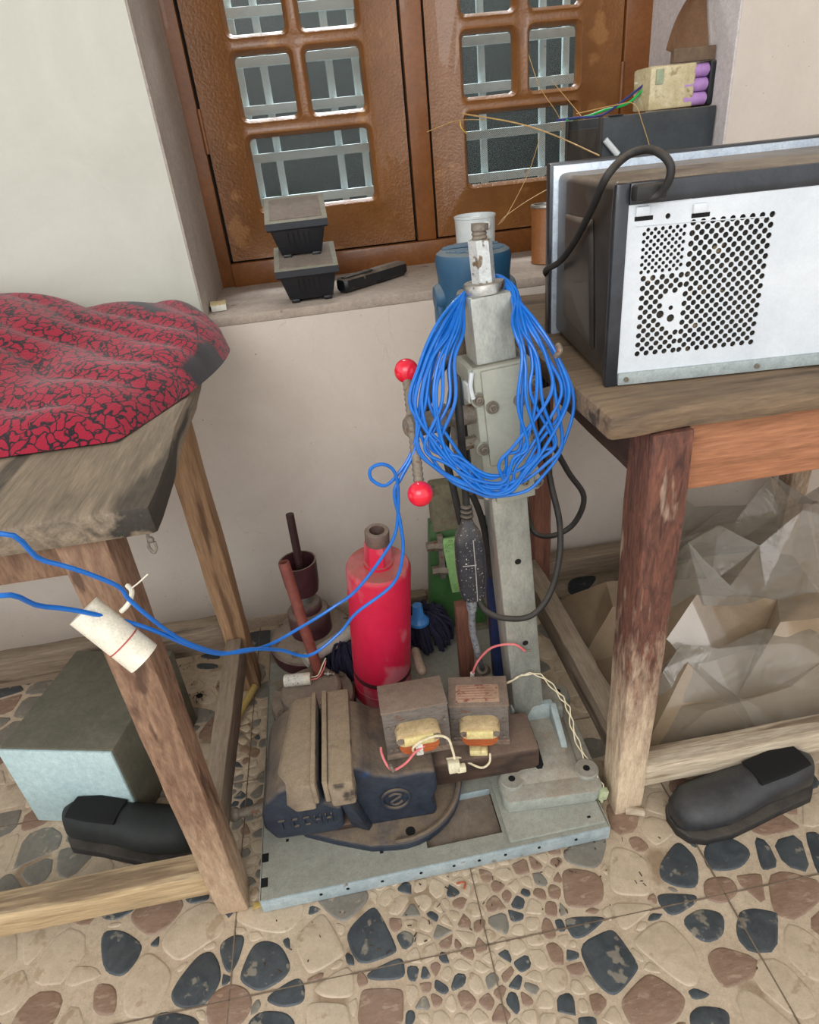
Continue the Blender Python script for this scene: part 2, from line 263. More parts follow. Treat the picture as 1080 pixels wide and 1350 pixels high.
# ------------------------------------------------------------------ mesh helpers
def tag(o, label=None, cat=None, group=None, kind=None):
    if label: o['label'] = label
    if cat: o['category'] = cat
    if group: o['group'] = group
    if kind: o['kind'] = kind
    return o
def thing(name, label, cat, loc=(0,0,0), group=None, rot=(0,0,0)):
    o = bpy.data.objects.new(name, None); COL.objects.link(o); o.location = loc; o.rotation_euler = rot; o.empty_display_size = 0.02
    return tag(o, label, cat, group)
def wmat(o):
    m = Matrix.LocRotScale(o.location, o.rotation_euler, o.scale)
    return wmat(o.parent) @ m if o.parent else m
def obj(name, bm, mat, parent=None, local=False, flat=False, label=None, kind=None, angle=38):
    if parent is not None and not local: bm.transform(wmat(parent).inverted())
    origin = Vector((0,0,0))
    if parent is None:
        vs = [v.co for v in bm.verts]
        origin = Vector(((min(v.x for v in vs)+max(v.x for v in vs))/2, (min(v.y for v in vs)+max(v.y for v in vs))/2, min(v.z for v in vs)))
        bm.transform(Matrix.Translation(-origin))
    bmesh.ops.recalc_face_normals(bm, faces=bm.faces)
    me = bpy.data.meshes.new(name); bm.to_mesh(me); bm.free()
    me.materials.append(mat)
    if not flat:
        for p in me.polygons: p.use_smooth = True
        me.set_sharp_from_angle(angle=math.radians(angle))
    o = bpy.data.objects.new(name, me); COL.objects.link(o); o.location = origin
    if parent is not None: o.parent = parent
    if label: o['label'] = label
    if kind: o['kind'] = kind
    return o
def new(): return bmesh.new()
def bevel(bm, faces_or_edges, w, seg=2):
    bmesh.ops.bevel(bm, geom=faces_or_edges, offset=w, segments=seg, affect='EDGES', profile=0.5, clamp_overlap=True)
def box(bm, x0, x1, y0, y1, z0, z1, bev=0.0, mtx=None, seg=2):
    t = bmesh.new()
    bmesh.ops.create_cube(t, size=1.0)
    bmesh.ops.scale(t, vec=(x1-x0, y1-y0, z1-z0), verts=t.verts)
    bmesh.ops.translate(t, vec=((x0+x1)/2, (y0+y1)/2, (z0+z1)/2), verts=t.verts)
    if bev > 0: bevel(t, t.edges[:], bev, seg)
    if mtx is not None: t.transform(mtx)
    merge(bm, t); return bm
def merge(bm, t):
    me = bpy.data.meshes.new('tmp'); t.to_mesh(me); t.free(); bm.from_mesh(me); bpy.data.meshes.remove(me)
def loft(bm, rings, cap=True, bev=0.0):
    t = bmesh.new(); vr = [[t.verts.new(p) for p in r] for r in rings]
    n = len(rings[0])
    for a, b in zip(vr, vr[1:]):
        for i in range(n): t.faces.new((a[i], a[(i+1)%n], b[(i+1)%n], b[i]))
    if cap: t.faces.new(list(reversed(vr[0]))); t.faces.new(vr[-1])
    if bev > 0: bevel(t, t.edges[:], bev, 2)
    merge(bm, t); return bm
def frame_of(d):
    d = d.normalized(); u = Vector((0,0,1)) if abs(d.z) < 0.9 else Vector((1,0,0))
    a = d.cross(u).normalized(); return a, d.cross(a).normalized()
def cyl(bm, p0, p1, r0, r1=None, n=20, prof=None, rot=0.0):
    """solid from p0 to p1; prof = list of (t, r)"""
    p0 = Vector(p0); p1 = Vector(p1); d = p1-p0; a, b = frame_of(d)
    prof = prof or [(0, r0), (1, r1 if r1 is not None else r0)]
    rings = [[p0 + d*t + (a*math.cos(2*math.pi*i/n+rot) + b*math.sin(2*math.pi*i/n+rot))*r for i in range(n)] for t, r in prof]
    return loft(bm, rings)
def sphere(bm, c, r, seg=20, sc=(1,1,1)):
    t = bmesh.new(); bmesh.ops.create_uvsphere(t, u_segments=seg, v_segments=seg//2, radius=r)
    bmesh.ops.scale(t, vec=sc, verts=t.verts); bmesh.ops.translate(t, vec=c, verts=t.verts); merge(bm, t); return bm
def catmull(pts, sub=6, closed=False):
    pts = [Vector(p) for p in pts]; out = []; n = len(pts)
    rng = range(n) if closed else range(n-1)
    for i in rng:
        if closed: p0, p1, p2, p3 = pts[i-1], pts[i], pts[(i+1)%n], pts[(i+2)%n]
        else: p0, p1, p2, p3 = pts[max(i-1,0)], pts[i], pts[i+1], pts[min(i+2,n-1)]
        for k in range(sub):
            t = k/sub
            out.append(0.5*((2*p1) + (p2-p0)*t + (2*p0-5*p1+4*p2-p3)*t*t + (3*p1-p0-3*p2+p3)*t*t*t))
    if not closed: out.append(pts[-1])
    return out
def tube(bm, pts, r, n=8, smooth=True, sub=6, rs=None):
    ps = catmull(pts, sub) if smooth else [Vector(p) for p in pts]
    d = (ps[1]-ps[0]).normalized(); a, b = frame_of(d); rings = []
    for i, p in enumerate(ps):
        dn = (ps[min(i+1, len(ps)-1)] - ps[max(i-1, 0)]).normalized()
        a = (a - dn*a.dot(dn)); a = a.normalized() if a.length > 1e-6 else frame_of(dn)[0]; b = dn.cross(a)
        rr = r if rs is None else rs[0] + (rs[1]-rs[0])*i/(len(ps)-1)
        rings.append([p + (a*math.cos(2*math.pi*k/n) + b*math.sin(2*math.pi*k/n))*rr for k in range(n)])
    return loft(bm, rings)
def prism(bm, poly, z0, z1, bev=0.0, mtx=None, seg=2):
    """extrude a 2-D polygon along z"""
    t = bmesh.new(); lo = [t.verts.new((x, y, z0)) for x, y in poly]; f = t.faces.new(lo)
    e = bmesh.ops.extrude_face_region(t, geom=[f]); vs = [v for v in e['geom'] if isinstance(v, bmesh.types.BMVert)]
    bmesh.ops.translate(t, vec=(0,0,z1-z0), verts=vs)
    if bev > 0: bevel(t, t.edges[:], bev, seg)
    if mtx is not None: t.transform(mtx)
    merge(bm, t); return bm
XZ = Matrix(((1,0,0,0),(0,0,-1,0),(0,1,0,0),(0,0,0,1)))    # (x,y,z)->(x,-z,y): polygon in xz, extruded toward -y
def rrect(x0, x1, z0, z1, r, n=5):
    out = []
    for cx, cz, a0 in ((x1-r, z1-r, 0), (x0+r, z1-r, 90), (x0+r, z0+r, 180), (x1-r, z0+r, 270)):
        for k in range(n+1):
            a = math.radians(a0+90*k/n); out.append((cx+r*math.cos(a), cz+r*math.sin(a)))
    return out
def jitter(bm, amp, sc=12.0, seed=0.0):
    for v in bm.verts:
        v.co += noise.noise_vector(v.co*sc + Vector((seed,)*3))*amp
def plank(bm, x0,x1,y0,y1,z0,z1, axis=0, cuts=10, amp=0.002, bev=0.004, taper=None):
    t = bmesh.new(); bmesh.ops.create_cube(t, size=1.0)
    bmesh.ops.scale(t, vec=(x1-x0, y1-y0, z1-z0), verts=t.verts); bmesh.ops.translate(t, vec=((x0+x1)/2,(y0+y1)/2,(z0+z1)/2), verts=t.verts)
    bevel(t, t.edges[:], bev, 2)
    lo = (x0,y0,z0)[axis]; hi = (x1,y1,z1)[axis]; nrm = [0,0,0]; nrm[axis] = 1
    for k in range(1, cuts):
        c = [0,0,0]; c[axis] = lo+(hi-lo)*k/cuts
        bmesh.ops.bisect_plane(t, geom=t.verts[:]+t.edges[:]+t.faces[:], plane_co=c, plane_no=nrm)
    if taper: 
        for v in t.verts: taper(v)
    jitter(t, amp, 14, x0*7+y0*3)
    merge(bm, t); return bm
def hexbolt(bm, p, d, r=0.006, h=0.005, washer=True):
    p = Vector(p); d = Vector(d).normalized()
    if washer: cyl(bm, p, p+d*0.0015, r*1.7, n=16); p = p+d*0.0015
    cyl(bm, p, p+d*h, r, n=6)
def sockbolt(bm, p, d, r=0.006, h=0.006):
    p = Vector(p); d = Vector(d).normalized(); L_ = 1.0
    cyl(bm, p, p+d*h, r, n=16, prof=[(0,r*1.5),(0.25,r*1.5),(0.26,r),(0.95,r),(1,r*0.9),(1.0,r*0.5),(0.6,r*0.45)])

# ------------------------------------------------------------------ room shell
def struct(name, bm, mat, **k): return obj(name, bm, mat, kind='structure', **k)
WY = 1.425; SZ = 0.82
bm = new(); box(bm, -2.2, 2.4, -2.6, 2.0, -0.12, 0.0); floor = struct('floor', bm, m_grout, flat=True)
bm = new(); box(bm, -2.2, -0.2515, WY, 1.84, SZ-0.02, 2.9); struct('wall_back_left', bm, m_wall2, flat=True)
bm = new(); box(bm, 0.87, 2.4, WY, 1.84, 0, 2.9); struct('wall_back_right', bm, m_wall, flat=True)
bm = new(); box(bm, -2.2, 0.87, WY, 1.84, 0, SZ-0.02); struct('wall_back', bm, m_wall, flat=True)
bm = new(); box(bm, -0.2515, 0.87, WY, 1.84, 2.1, 2.9); struct('wall_back_top', bm, m_wall, flat=True)
# reveal skins and dusty sill top, thin plaster coats; left reveal's shade is put in its colour
bm = new(); plank(bm, -0.2515, 0.87, WY-0.001, 1.84, SZ-0.02, SZ, axis=0, cuts=24, amp=0.0012, bev=0.003); struct('trim_1', bm, m_sill)
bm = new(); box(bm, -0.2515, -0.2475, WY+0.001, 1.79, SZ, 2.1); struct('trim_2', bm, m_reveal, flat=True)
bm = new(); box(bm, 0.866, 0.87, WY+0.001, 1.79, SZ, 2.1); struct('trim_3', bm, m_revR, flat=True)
bm = new(); box(bm, -2.2, 2.4, -0.4, 2.0, 2.9, 3.0); struct('unseen_ceiling', bm, m_wall2, flat=True)  # unseen overhead slab, added to reduce the light from above
bm = new(); box(bm, 2.3, 2.4, -0.4, WY, 0, 2.9); struct('wall_right', bm, m_wall, flat=True)
# plaster base band along the floor
bm = new(); plank(bm, -2.2, 2.3, WY-0.004, WY, 0.0, 0.035, axis=0, cuts=40, amp=0.002, bev=0.001)
struct('baseboard_back', bm, M('base_stain', (176,154,130), (192,172,150), scale=12, rough=0.9, bump=0.3))

# ------------------------------------------------------------------ window
win = bpy.data.objects.new('window_1', None); COL.objects.link(win); win.location = (0.28, 1.8, SZ); win['kind'] = 'structure'
YF = 1.79; ZT = 1.62
def fr(x0,x1,z0,z1,y0=YF-0.004): 
    bm = new(); box(bm, x0, x1, y0, 1.86, z0, z1, 0.003); obj('window_frame', bm, m_winf, win)
fr(-0.30, -0.216, SZ, 2.1); fr(0.269, 0.318, SZ+0.056, ZT+0.36); fr(0.802, 0.90, SZ, 2.1); fr(-0.216, 0.802, SZ-0.004, SZ+0.055, YF-0.012); fr(-0.216, 0.802, 2.02, 2.1)
bm = new(); box(bm, -0.216, 0.802, YF+0.022, YF+0.03, SZ+0.05, 2.03); gap_holes = bm
# (near-black strips set in the shutter gaps, painting the shade there)
bm.free()
for (a,b,c,d) in ((-0.2165,-0.208,0.872,2.02),(0.262,0.2695,0.872,2.02),(0.3175,0.3235,0.872,2.02),(0.797,0.8025,0.872,2.02),(-0.216,0.802,0.872,0.880)):
    bm = new(); box(bm, a, b, YF+0.012, YF+0.02, c, d); obj('gap_shade_strip', bm, m_gap, win)
def shutter(x0, x1, holes, z0=0.8795, z1=2.018):
    bm = new(); outer = [(x0,z0),(x1,z0),(x1,z1),(x0,z1)]
    loops = [outer]+[rrect(*h, 0.018) for h in holes]
    es = []
    for lp in loops:
        vs = [bm.verts.new((x, YF, z)) for x, z in lp]
        for i in range(len(vs)): es.append(bm.edges.new((vs[i], vs[(i+1)%len(vs)])))
    bmesh.ops.triangle_fill(bm, use_beauty=True, use_dissolve=False, edges=es)
    # outer sides
    for i in range(4):
        a, b = outer[i], outer[(i+1)%4]
        v = [bm.verts.new(p) for p in ((a[0],YF,a[1]),(b[0],YF,b[1]),(b[0],YF+0.03,b[1]),(a[0],YF+0.03,a[1]))]; bm.faces.new(v)
    # moulded sides of each opening
    for h in holes:
        steps = [(0, 0.0), (0.0025, -0.0025), (0.005, 0.0), (0.009, 0.010), (0.011, 0.012), (0.011, 0.026)]
        prev = None
        for off, dy in steps:
            lp = [bm.verts.new((x, YF+dy, z)) for x, z in rrect(h[0]+off, h[1]-off, h[2]+off, h[3]-off, max(0.018-off*0.6, 0.006))]
            if prev:
                n = len(lp)
                for i in range(n): bm.faces.new((prev[i], prev[(i+1)%n], lp[(i+1)%n], lp[i]))
            prev = lp
    bmesh.ops.remove_doubles(bm, verts=bm.verts, dist=0.0001)
    p = obj('shutter', bm, m_win, win, angle=50)
    for h in holes:
        b2 = new(); box(b2, h[0]+0.008, h[1]-0.008, YF+0.019, YF+0.022, h[2]+0.008, h[3]-0.008); q = obj('pane', b2, m_pane, p, flat=True)
e = 0.0115
def H(a,b,c,d): return (a-e, b+e, c-e, d+e)
rows = [(1.181,1.303),(1.342,1.464),(1.503,1.625),(1.664,1.79)]
shutter(-0.2085, 0.2625, [H(-0.113,0.170,0.990,1.141)]+[H(a,b,c,d) for c,d in rows for a,b in ((-0.113,0.010),(0.047,0.170))])
shutter(0.3235, 0.7975, [H(0.413,0.689,0.992,1.143)]+[H(a,b,c,d) for c,d in rows for a,b in ((0.411,0.531),(0.573,0.689))])
for (x, z) in ((-0.2125,1.165),(0.800,1.175),(-0.2125,1.75),(0.800,1.75)):
    bm = new(); cyl(bm, (x, YF-0.004, z-0.045), (x, YF-0.004, z+0.045), 0.005, n=10); obj('hinge', bm, m_winf, win)
# outside grille: every bar a piece
for z in (0.90, 0.998, 1.10, 1.205, 1.305, 1.402, 1.50, 1.60, 1.70, 1.80):
    bm = new(); box(bm, -0.30, 0.90, 1.935, 1.949, z-0.0105, z+0.0105, 0.002); obj('grille_bar', bm, m_bar, win)
for x in (-0.115,-0.055,0.106,0.172,0.27,0.345,0.415,0.494,0.656,0.718,0.80):
    bm = new(); box(bm, x-0.009, x+0.009, 1.950, 1.962, 0.84, 2.0, 0.002); obj('grille_bar', bm, m_bar, win)
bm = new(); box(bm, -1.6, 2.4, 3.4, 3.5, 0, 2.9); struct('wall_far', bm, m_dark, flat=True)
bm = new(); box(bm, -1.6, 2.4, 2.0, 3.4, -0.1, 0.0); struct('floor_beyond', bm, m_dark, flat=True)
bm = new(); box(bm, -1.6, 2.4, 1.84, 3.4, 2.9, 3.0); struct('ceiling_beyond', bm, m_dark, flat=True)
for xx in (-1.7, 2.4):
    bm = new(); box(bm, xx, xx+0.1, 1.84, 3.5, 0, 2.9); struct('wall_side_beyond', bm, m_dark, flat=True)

# ------------------------------------------------------------------ floor stones (each a piece of the floor)
def zp(u, v, ox, oy, s=2.842): return (lambda p: (p.x, p.y))(Pz(ox+u/s, oy+v/s, 0.0))
def smooth_poly(poly, it=2, keep=0.22):
    for _ in range(it):
        out = []
        for i in range(len(poly)):
            a, b = Vector(poly[i]), Vector(poly[(i+1)%len(poly)])
            out += [tuple(a+(b-a)*keep), tuple(a+(b-a)*(1-keep))]
        poly = out
    return poly
A = [  # big stones of the flower pattern, read as outlines lying on the floor
 ('b', [(85,335),(205,305),(240,345),(200,410),(110,480),(20,400)]), ('d', [(225,305),(320,285),(335,330),(280,345),(250,345)]),
 ('e', [(150,480),(220,385),(310,335),(365,345),(400,450),(300,510),(215,570),(155,520)]),
 ('e', [(420,410),(430,365),(600,335),(690,325),(680,400),(620,460),(520,450)]),
 ('e', [(640,480),(740,380),(770,390),(840,520),(830,545),(720,610),(690,600)]), ('g', [(735,310),(910,275),(935,330),(840,420),(790,395),(735,340)]),
 ('d', [(840,450),(930,360),(960,360),(1035,510),(1025,535),(900,580),(860,530)]), ('d', [(915,605),(1040,545),(1060,560),(1065,630),(930,635)]),
 ('e', [(710,665),(840,575),(870,600),(875,660),(860,700),(760,700)]), ('d', [(180,690),(220,620),(290,535),(340,520),(370,570),(375,640),(310,735),(210,740)]),
 ('d', [(362,500),(420,460),(468,465),(440,560),(410,610),(385,590)]), ('d', [(440,620),(490,500),(540,480),(600,500),(640,580),(610,630),(520,680),(460,650)]),
 ('d', [(530,705),(620,640),(670,620),(690,660),(685,720),(600,738)]), ('b', [(315,740),(340,680),(410,642),(470,660),(495,710),(470,780),(400,830),(330,810)]),
 ('e', [(10,640),(60,550),(110,520),(195,595),(170,680),(130,760),(90,785),(5,770)]), ('d', [(-80,450),(0,440),(85,495),(60,560),(5,625),(-70,600)]),
 ('d', [(110,790),(150,745),(270,765),(300,800),(240,880),(130,880)]), ('d', [(465,800),(520,745),(620,750),(660,800),(600,870),(500,870)]),
 ('e', [(690,730),(720,712),(840,718),(855,745),(865,850),(700,850)]), ('b', [(895,680),(915,662),(1045,662),(1060,680),(1055,830),(880,830)]),
 ('d', [(-60,345),(70,330),(50,370),(-20,410),(-80,400)]), ('b', [(-100,640),(-15,650),(-20,770),(-110,760)])]
B = [
 ('g', [(575,140),(700,90),(745,100),(715,215),(640,210),(580,185)]), ('b', [(570,205),(725,230),(730,355),(590,365),(575,300)]),
 ('e', [(760,120),(895,170),(905,300),(890,320),(750,310),(745,200)]), ('d', [(935,200),(990,120),(1020,115),(1080,180),(1085,290),(1000,285),(940,255)]),
 ('d', [(925,305),(1065,310),(1078,320),(1075,345),(985,400),(935,350)]), ('e', [(762,340),(900,345),(920,360),(820,445),(790,440),(760,370)]),
 ('d', [(582,395),(725,392),(732,408),(660,470),(615,480),(585,430)]), ('d', [(628,500),(745,440),(775,450),(858,570),(855,600),(780,690),(740,685),(680,620)]),
 ('e', [(835,480),(920,410),(975,410),(1085,530),(1085,650),(1030,660),(850,510)]), ('b', [(795,700),(880,610),(920,610),(1035,690),(1030,740),(990,800),(840,820),(795,740)]),
 ('d', [(1012,410),(1085,360),(1180,380),(1180,470),(1100,500)]), ('d', [(1045,760),(1085,725),(1200,740),(1200,830),(1060,830)]),
 ('b', [(1100,250),(1200,240),(1240,300),(1180,350),(1105,330)]), ('d', [(1100,120),(1200,90),(1290,150),(1240,220),(1110,225)])]
STONES = []
for c, p in A: STONES.append((c, [zp(u, v, 160, 1070) for u, v in p]))
for c, p in B: STONES.append((c, [zp(u, v, 540, 1070) for u, v in p]))
for c, p in [('g', [(65,460),(200,420),(270,450),(260,500),(100,545)]), ('b', [(400,190),(500,50),(520,60),(505,180)]), ('e', [(10,600),(230,520),(300,600),(280,680),(40,700)])]:
    STONES.append((c, [(lambda q: (q.x,q.y))(Pz(160+u/4.15, 930+v/4.15, 0)) for u, v in p]))
for c, p in [('g', [(335,1190),(360,1165),(520,1190),(515,1246),(360,1270)]), ('d', [(680,800),(700,760),(850,745),(860,800),(790,870),(700,860)]), ('d', [(430,885),(530,870),(545,912),(440,905)]),
             ('d', [(410,930),(530,935),(530,962),(415,965)]), ('e', [(235,890),(400,888),(400,938),(240,940)]), ('e', [(235,962),(400,955),(405,985),(235,1000)])]:
    STONES.append((c, [(lambda q: (q.x,q.y))(Pz(160+u/4.15, 650+v/4.15, 0)) for u, v in p]))
for c, p in [('d', [(150,490),(235,480),(200,560)]), ('d', [(310,465),(470,440),(480,470),(400,560),(310,560)]), ('e', [(500,440),(600,435),(590,560),(460,560)])]:
    STONES.append((c, [(lambda q: (q.x,q.y))(Pz(680+u/4.5, 660+v/4.5, 0)) for u, v in p]))
def area2(p): return sum(p[i][0]*p[(i+1)%len(p)][1]-p[(i+1)%len(p)][0]*p[i][1] for i in range(len(p)))/2
def stone_bm(bm, poly, h, sm=2):
    if area2(poly) < 0: poly = poly[::-1]
    poly = smooth_poly(poly, sm)
    n = len(poly); cx = sum(p[0] for p in poly)/n; cy = sum(p[1] for p in poly)/n
    sz = math.sqrt(abs(area2(poly))); k = 1-min(0.25, 0.0035/sz*2)
    def ring(s, z): return [(cx+(p[0]-cx)*s, cy+(p[1]-cy)*s, z) for p in poly]
    return loft(bm, [ring(1, 0.0002), ring(1-(1-k)*0.45, h*0.75), ring(k, h)])
SM = {'d': st_dark, 'b': st_brown, 'e': st_beige, 'g': st_grey}
def inside(p, poly):
    c = False
    for i in range(len(poly)):
        (x0,y0),(x1,y1) = poly[i], poly[i-1]
        if (y0 > p[1]) != (y1 > p[1]) and p[0] < (x1-x0)*(p[1]-y0)/(y1-y0)+x0: c = not c
    return c
for c, p in STONES:
    bm = new(); stone_bm(bm, p, 0.0022); obj('stone', bm, SM[c], floor)
sites = []; ghosts = []
for c, p in STONES:
    n = len(p); cx = sum(q[0] for q in p)/n; cy = sum(q[1] for q in p)/n
    for i in range(n):
        a, b = Vector(p[i]), Vector(p[(i+1)%n]); L_ = (b-a).length; m = max(2, int(L_/0.012))
        for k in range(m):
            q = a+(b-a)*k/m; v = Vector((cx,cy))-q
            ghosts.append(tuple(q+v.normalized()*min(0.006, v.length*0.5)))
def near_hand(p):
    return any(inside(p, q) for _, q in STONES)
xmin, xmax, ymin, ymax = -0.95, 1.05, 0.36, 1.42
rnd = random.Random(3); tries = 0
def mind(x, y):
    inmos = abs(x-0.10)+abs(y-0.53) < 0.30 or (x > -0.36 and x < -0.25 and y < 1.15) or (0.2 < x < 0.35 and y < 0.7)
    return rnd.choice((0.013, 0.018, 0.024)) if inmos else rnd.choice((0.045, 0.06, 0.075))
while len(sites) < 1400 and tries < 26000:
    tries += 1
    x, y = rnd.uniform(xmin, xmax), rnd.uniform(ymin, ymax)
    if y < 0.44 and (x < -0.1 or x > 0.36) and near_hand((x,y)): continue
    d = mind(x, y)
    if any((sx-x)**2+(sy-y)**2 < (0.5*(d+sd))**2 for sx, sy, sd in sites) or near_hand((x,y)): continue
    if any((gx-x)**2+(gy-y)**2 < 0.00012 for gx, gy in ghosts): continue
    sites.append((x, y, d))
def clip(poly, mx, my, nx, ny):
    out = []
    for i in range(len(poly)):
        a, b = poly[i], poly[(i+1)%len(poly)]
        da = (a[0]-mx)*nx+(a[1]-my)*ny; db = (b[0]-mx)*nx+(b[1]-my)*ny
        if da <= 0: out.append(a)
        if da*db < 0: t = da/(da-db); out.append((a[0]+(b[0]-a[0])*t, a[1]+(b[1]-a[1])*t))
    return out
cells = []
allp = [(x,y,d) for x,y,d in sites]+[(x,y,0) for x,y in ghosts]
for i, (x, y, d) in enumerate(sites):
    r = 0.05 if d > 0.03 else 0.022
    poly = [(x-r,y-r),(x+r,y-r),(x+r,y+r),(x-r,y+r)]
    gapw = 0.0022 if d < 0.03 else 0.004
    nb = sorted((((qx-x)**2+(qy-y)**2, qx, qy, qd) for j, (qx,qy,qd) in enumerate(allp) if j != i and abs(qx-x) < 0.11 and abs(qy-y) < 0.11))[:26]
    for dd, qx, qy, qd in nb:
        L_ = math.sqrt(dd)
        if L_ < 1e-6: continue
        nx, ny = (qx-x)/L_, (qy-y)/L_; f = 0.5 if qd else 0.62
        if qd: f = 0.5+0.25*(d-qd)/(d+qd)
        m = max(L_*f-gapw, L_*0.2); poly = clip(poly, x+nx*m, y+ny*m, nx, ny)
        if len(poly) < 3: break
    if len(poly) >= 3 and abs(area2(poly)) > 0.00003:
        dist = math.hypot(x-0, y-0)
        cells.append((abs(area2(poly)), poly, x, y, d))
def vis(c):
    a, p, x, y, d = c
    hid = -0.26 < x < 0.35 and y > 0.68
    return -a*(0.01 if (hid or x < -0.55 or x > 0.6) else 1)
cells.sort(key=vis)
rest = {k: new() for k in SM}; nind = 300-len(STONES); cnt = 0
for a, poly, x, y, d in cells:
    c = rnd.choices(('e','d','b','g'), (0.52,0.18,0.22,0.08) if d < 0.03 else (0.55,0.2,0.2,0.05))[0]
    if y > 0.75: c = rnd.choices(('e','g','b','d'), (0.55,0.25,0.12,0.08))[0]
    if cnt < nind:
        bm = new(); stone_bm(bm, poly, 0.0016, 1); obj('stone', bm, SM[c], floor); cnt += 1
    else: stone_bm(rest[c], poly, 0.0016, 1)
for k, bm in rest.items():
    if len(bm.verts): obj('small_stones', bm, SM[k], floor, kind='stuff')
    else: bm.free()
for (x0,x1,y0,y1) in ((-0.3035,-0.3015,-0.3,1.42),(0.1000,0.1018,-0.3,1.42),(0.493,0.495,-0.3,1.42),(-1.2,1.4,0.530,0.5316),(-1.2,1.4,0.9255,0.927)):
    bm = new(); box(bm, x0, x1, y0, y1, 0.0, 0.0024); obj('tile_joint', bm, m_seam, floor, flat=True)

# ------------------------------------------------------------------ workbenches
br = thing('workbench', 'heavy weathered wooden workbench on the right, carrying the perforated oven', 'table', (0.65,1.05,0))
def topR(v):
    if v.co.x < 0.4: v.co.x += 0.004*math.sin(v.co.y*23)
    if v.co.y < 0.75: v.co.y += 0.003*math.sin(v.co.x*31)
bm = new(); plank(bm, 0.322, 1.25, 0.695, 1.405, 0.757, 0.79, axis=0, cuts=26, amp=0.0035, bev=0.007, taper=topR); obj('tabletop', bm, w_topR, br)
def leg(bm, x0,x1,y0,y1,z1, tw=1.25, lean=(0,0)):
    def tp(v):
        t = v.co.z/z1; k = 1+(tw-1)*t
        v.co.x = (v.co.x-(x0+x1)/2)*k+(x0+x1)/2+lean[0]*t; v.co.y = (v.co.y-(y0+y1)/2)*k+(y0+y1)/2+lean[1]*t
    return plank(bm, x0,x1,y0,y1,0.002,z1, axis=2, cuts=12, amp=0.0025, bev=0.004, taper=tp)
bm = new(); leg(bm, 0.382, 0.434, 0.698, 0.758, 0.757, 1.12); obj('leg', bm, w_legR, br)
bm = new(); leg(bm, 0.432, 0.474, 1.32, 1.37, 0.757, 1.1); obj('leg', bm, w_batten, br)
bm = new(); leg(bm, 1.12, 1.175, 0.70, 0.76, 0.757, 1.1); obj('leg', bm, w_legR, br)
bm = new(); leg(bm, 1.12, 1.17, 1.33, 1.38, 0.757, 1.1); obj('leg', bm, w_legR, br)
bm = new(); plank(bm, 0.392, 0.425, 0.758, 1.32, 0.665, 0.757, axis=1, cuts=10, amp=0.002); obj('apron', bm, w_apR, br)
bm = new(); plank(bm, 0.434, 1.12, 0.718, 0.745, 0.655, 0.757, axis=0, cuts=10, amp=0.002); obj('apron', bm, w_apR2, br)
bm = new(); plank(bm, 0.474, 1.12, 1.34, 1.365, 0.665, 0.757, axis=0, cuts=10, amp=0.002); obj('apron', bm, w_apR, br)
bm = new(); plank(bm, 0.393, 0.437, 0.76, 1.32, 0.085, 0.15, axis=1, cuts=14, amp=0.004); obj('stretcher', bm, w_rail, br)
bm = new(); plank(bm, 0.474, 1.12, 1.335, 1.385, 0.055, 0.118, axis=0, cuts=12, amp=0.003); obj('stretcher', bm, w_railx, br)
bm = new(); plank(bm, 0.43, 1.12, 0.705, 0.745, 0.058, 0.112, axis=0, cuts=12, amp=0.002); obj('stretcher', bm, w_railw, br)
bm = new(); cyl(bm, (0.403,0.70,0.010), (0.432,0.686,0.012), 0.008, n=10); jitter(bm, 0.002, 60)
tag(obj('wood_offcut', bm, w_railw), 'short pale wood offcut at the foot of the right workbench leg', 'offcut')

bl = thing('workbench', 'rough wooden workbench on the left under the red and black cloth', 'table', (-0.65,1.0,0))
bm = new()
def topL(v):
    if v.co.x > -0.4: v.co.x += -0.03*(v.co.y-0.64)/0.74 + 0.0015*math.sin(v.co.y*19)
plank(bm, -1.3, -0.215, 0.64, 1.38, 0.754, 0.79, axis=1, cuts=22, amp=0.0025, bev=0.006, taper=topL)
obj('tabletop', bm, w_topL, bl)
bm = new(); leg(bm, -0.330, -0.283, 0.660, 0.712, 0.754, 1.2); obj('leg', bm, w_legL, bl)
bm = new(); leg(bm, -0.338, -0.290, 1.185, 1.235, 0.754, 1.15); obj('leg', bm, w_legLb, bl)
bm = new(); leg(bm, -1.2, -1.15, 0.66, 0.71, 0.754, 1.1); obj('leg', bm, w_legL, bl)
bm = new(); leg(bm, -1.2, -1.15, 1.185, 1.235, 0.754, 1.1); obj('leg', bm, w_legLb, bl)
bm = new(); plank(bm, -0.333, -0.298, 0.716, 1.183, 0.105, 0.168, axis=1, cuts=12, amp=0.002); obj('stretcher', bm, w_rail, bl)
bm = new(); plank(bm, -1.15, -0.335, 1.205, 1.243, 0.118, 0.198, axis=0, cuts=12, amp=0.003); obj('stretcher', bm, w_railx, bl)
bm = new(); plank(bm, -1.15, -0.332, 0.668, 0.712, 0.052, 0.108, axis=0, cuts=12, amp=0.002); obj('stretcher', bm, w_railL, bl)
bm = new(); plank(bm, -1.15, -0.34, 0.69, 0.71, 0.69, 0.754, axis=0, cuts=8, amp=0.001); obj('apron', bm, w_legL, bl)
hk = thing('shackle', 'small rusty shackle hanging under the corner of the left workbench', 'shackle', (-0.230,0.65,0.725))
bm = new(); tube(bm, [(-0.2295,0.652,0.757),(-0.232,0.65,0.748),(-0.229,0.65,0.742)], 0.002, 6); sphere(bm, (-0.230,0.65,0.744), 0.004, 10); obj('pin', bm, m_rusty, hk)
bm = new(); tube(bm, [(-0.233,0.65,0.742),(-0.2345,0.65,0.734),(-0.231,0.65,0.727),(-0.227,0.65,0.732),(-0.227,0.65,0.741)], 0.0018, 6); obj('ring', bm, m_rusty, hk)

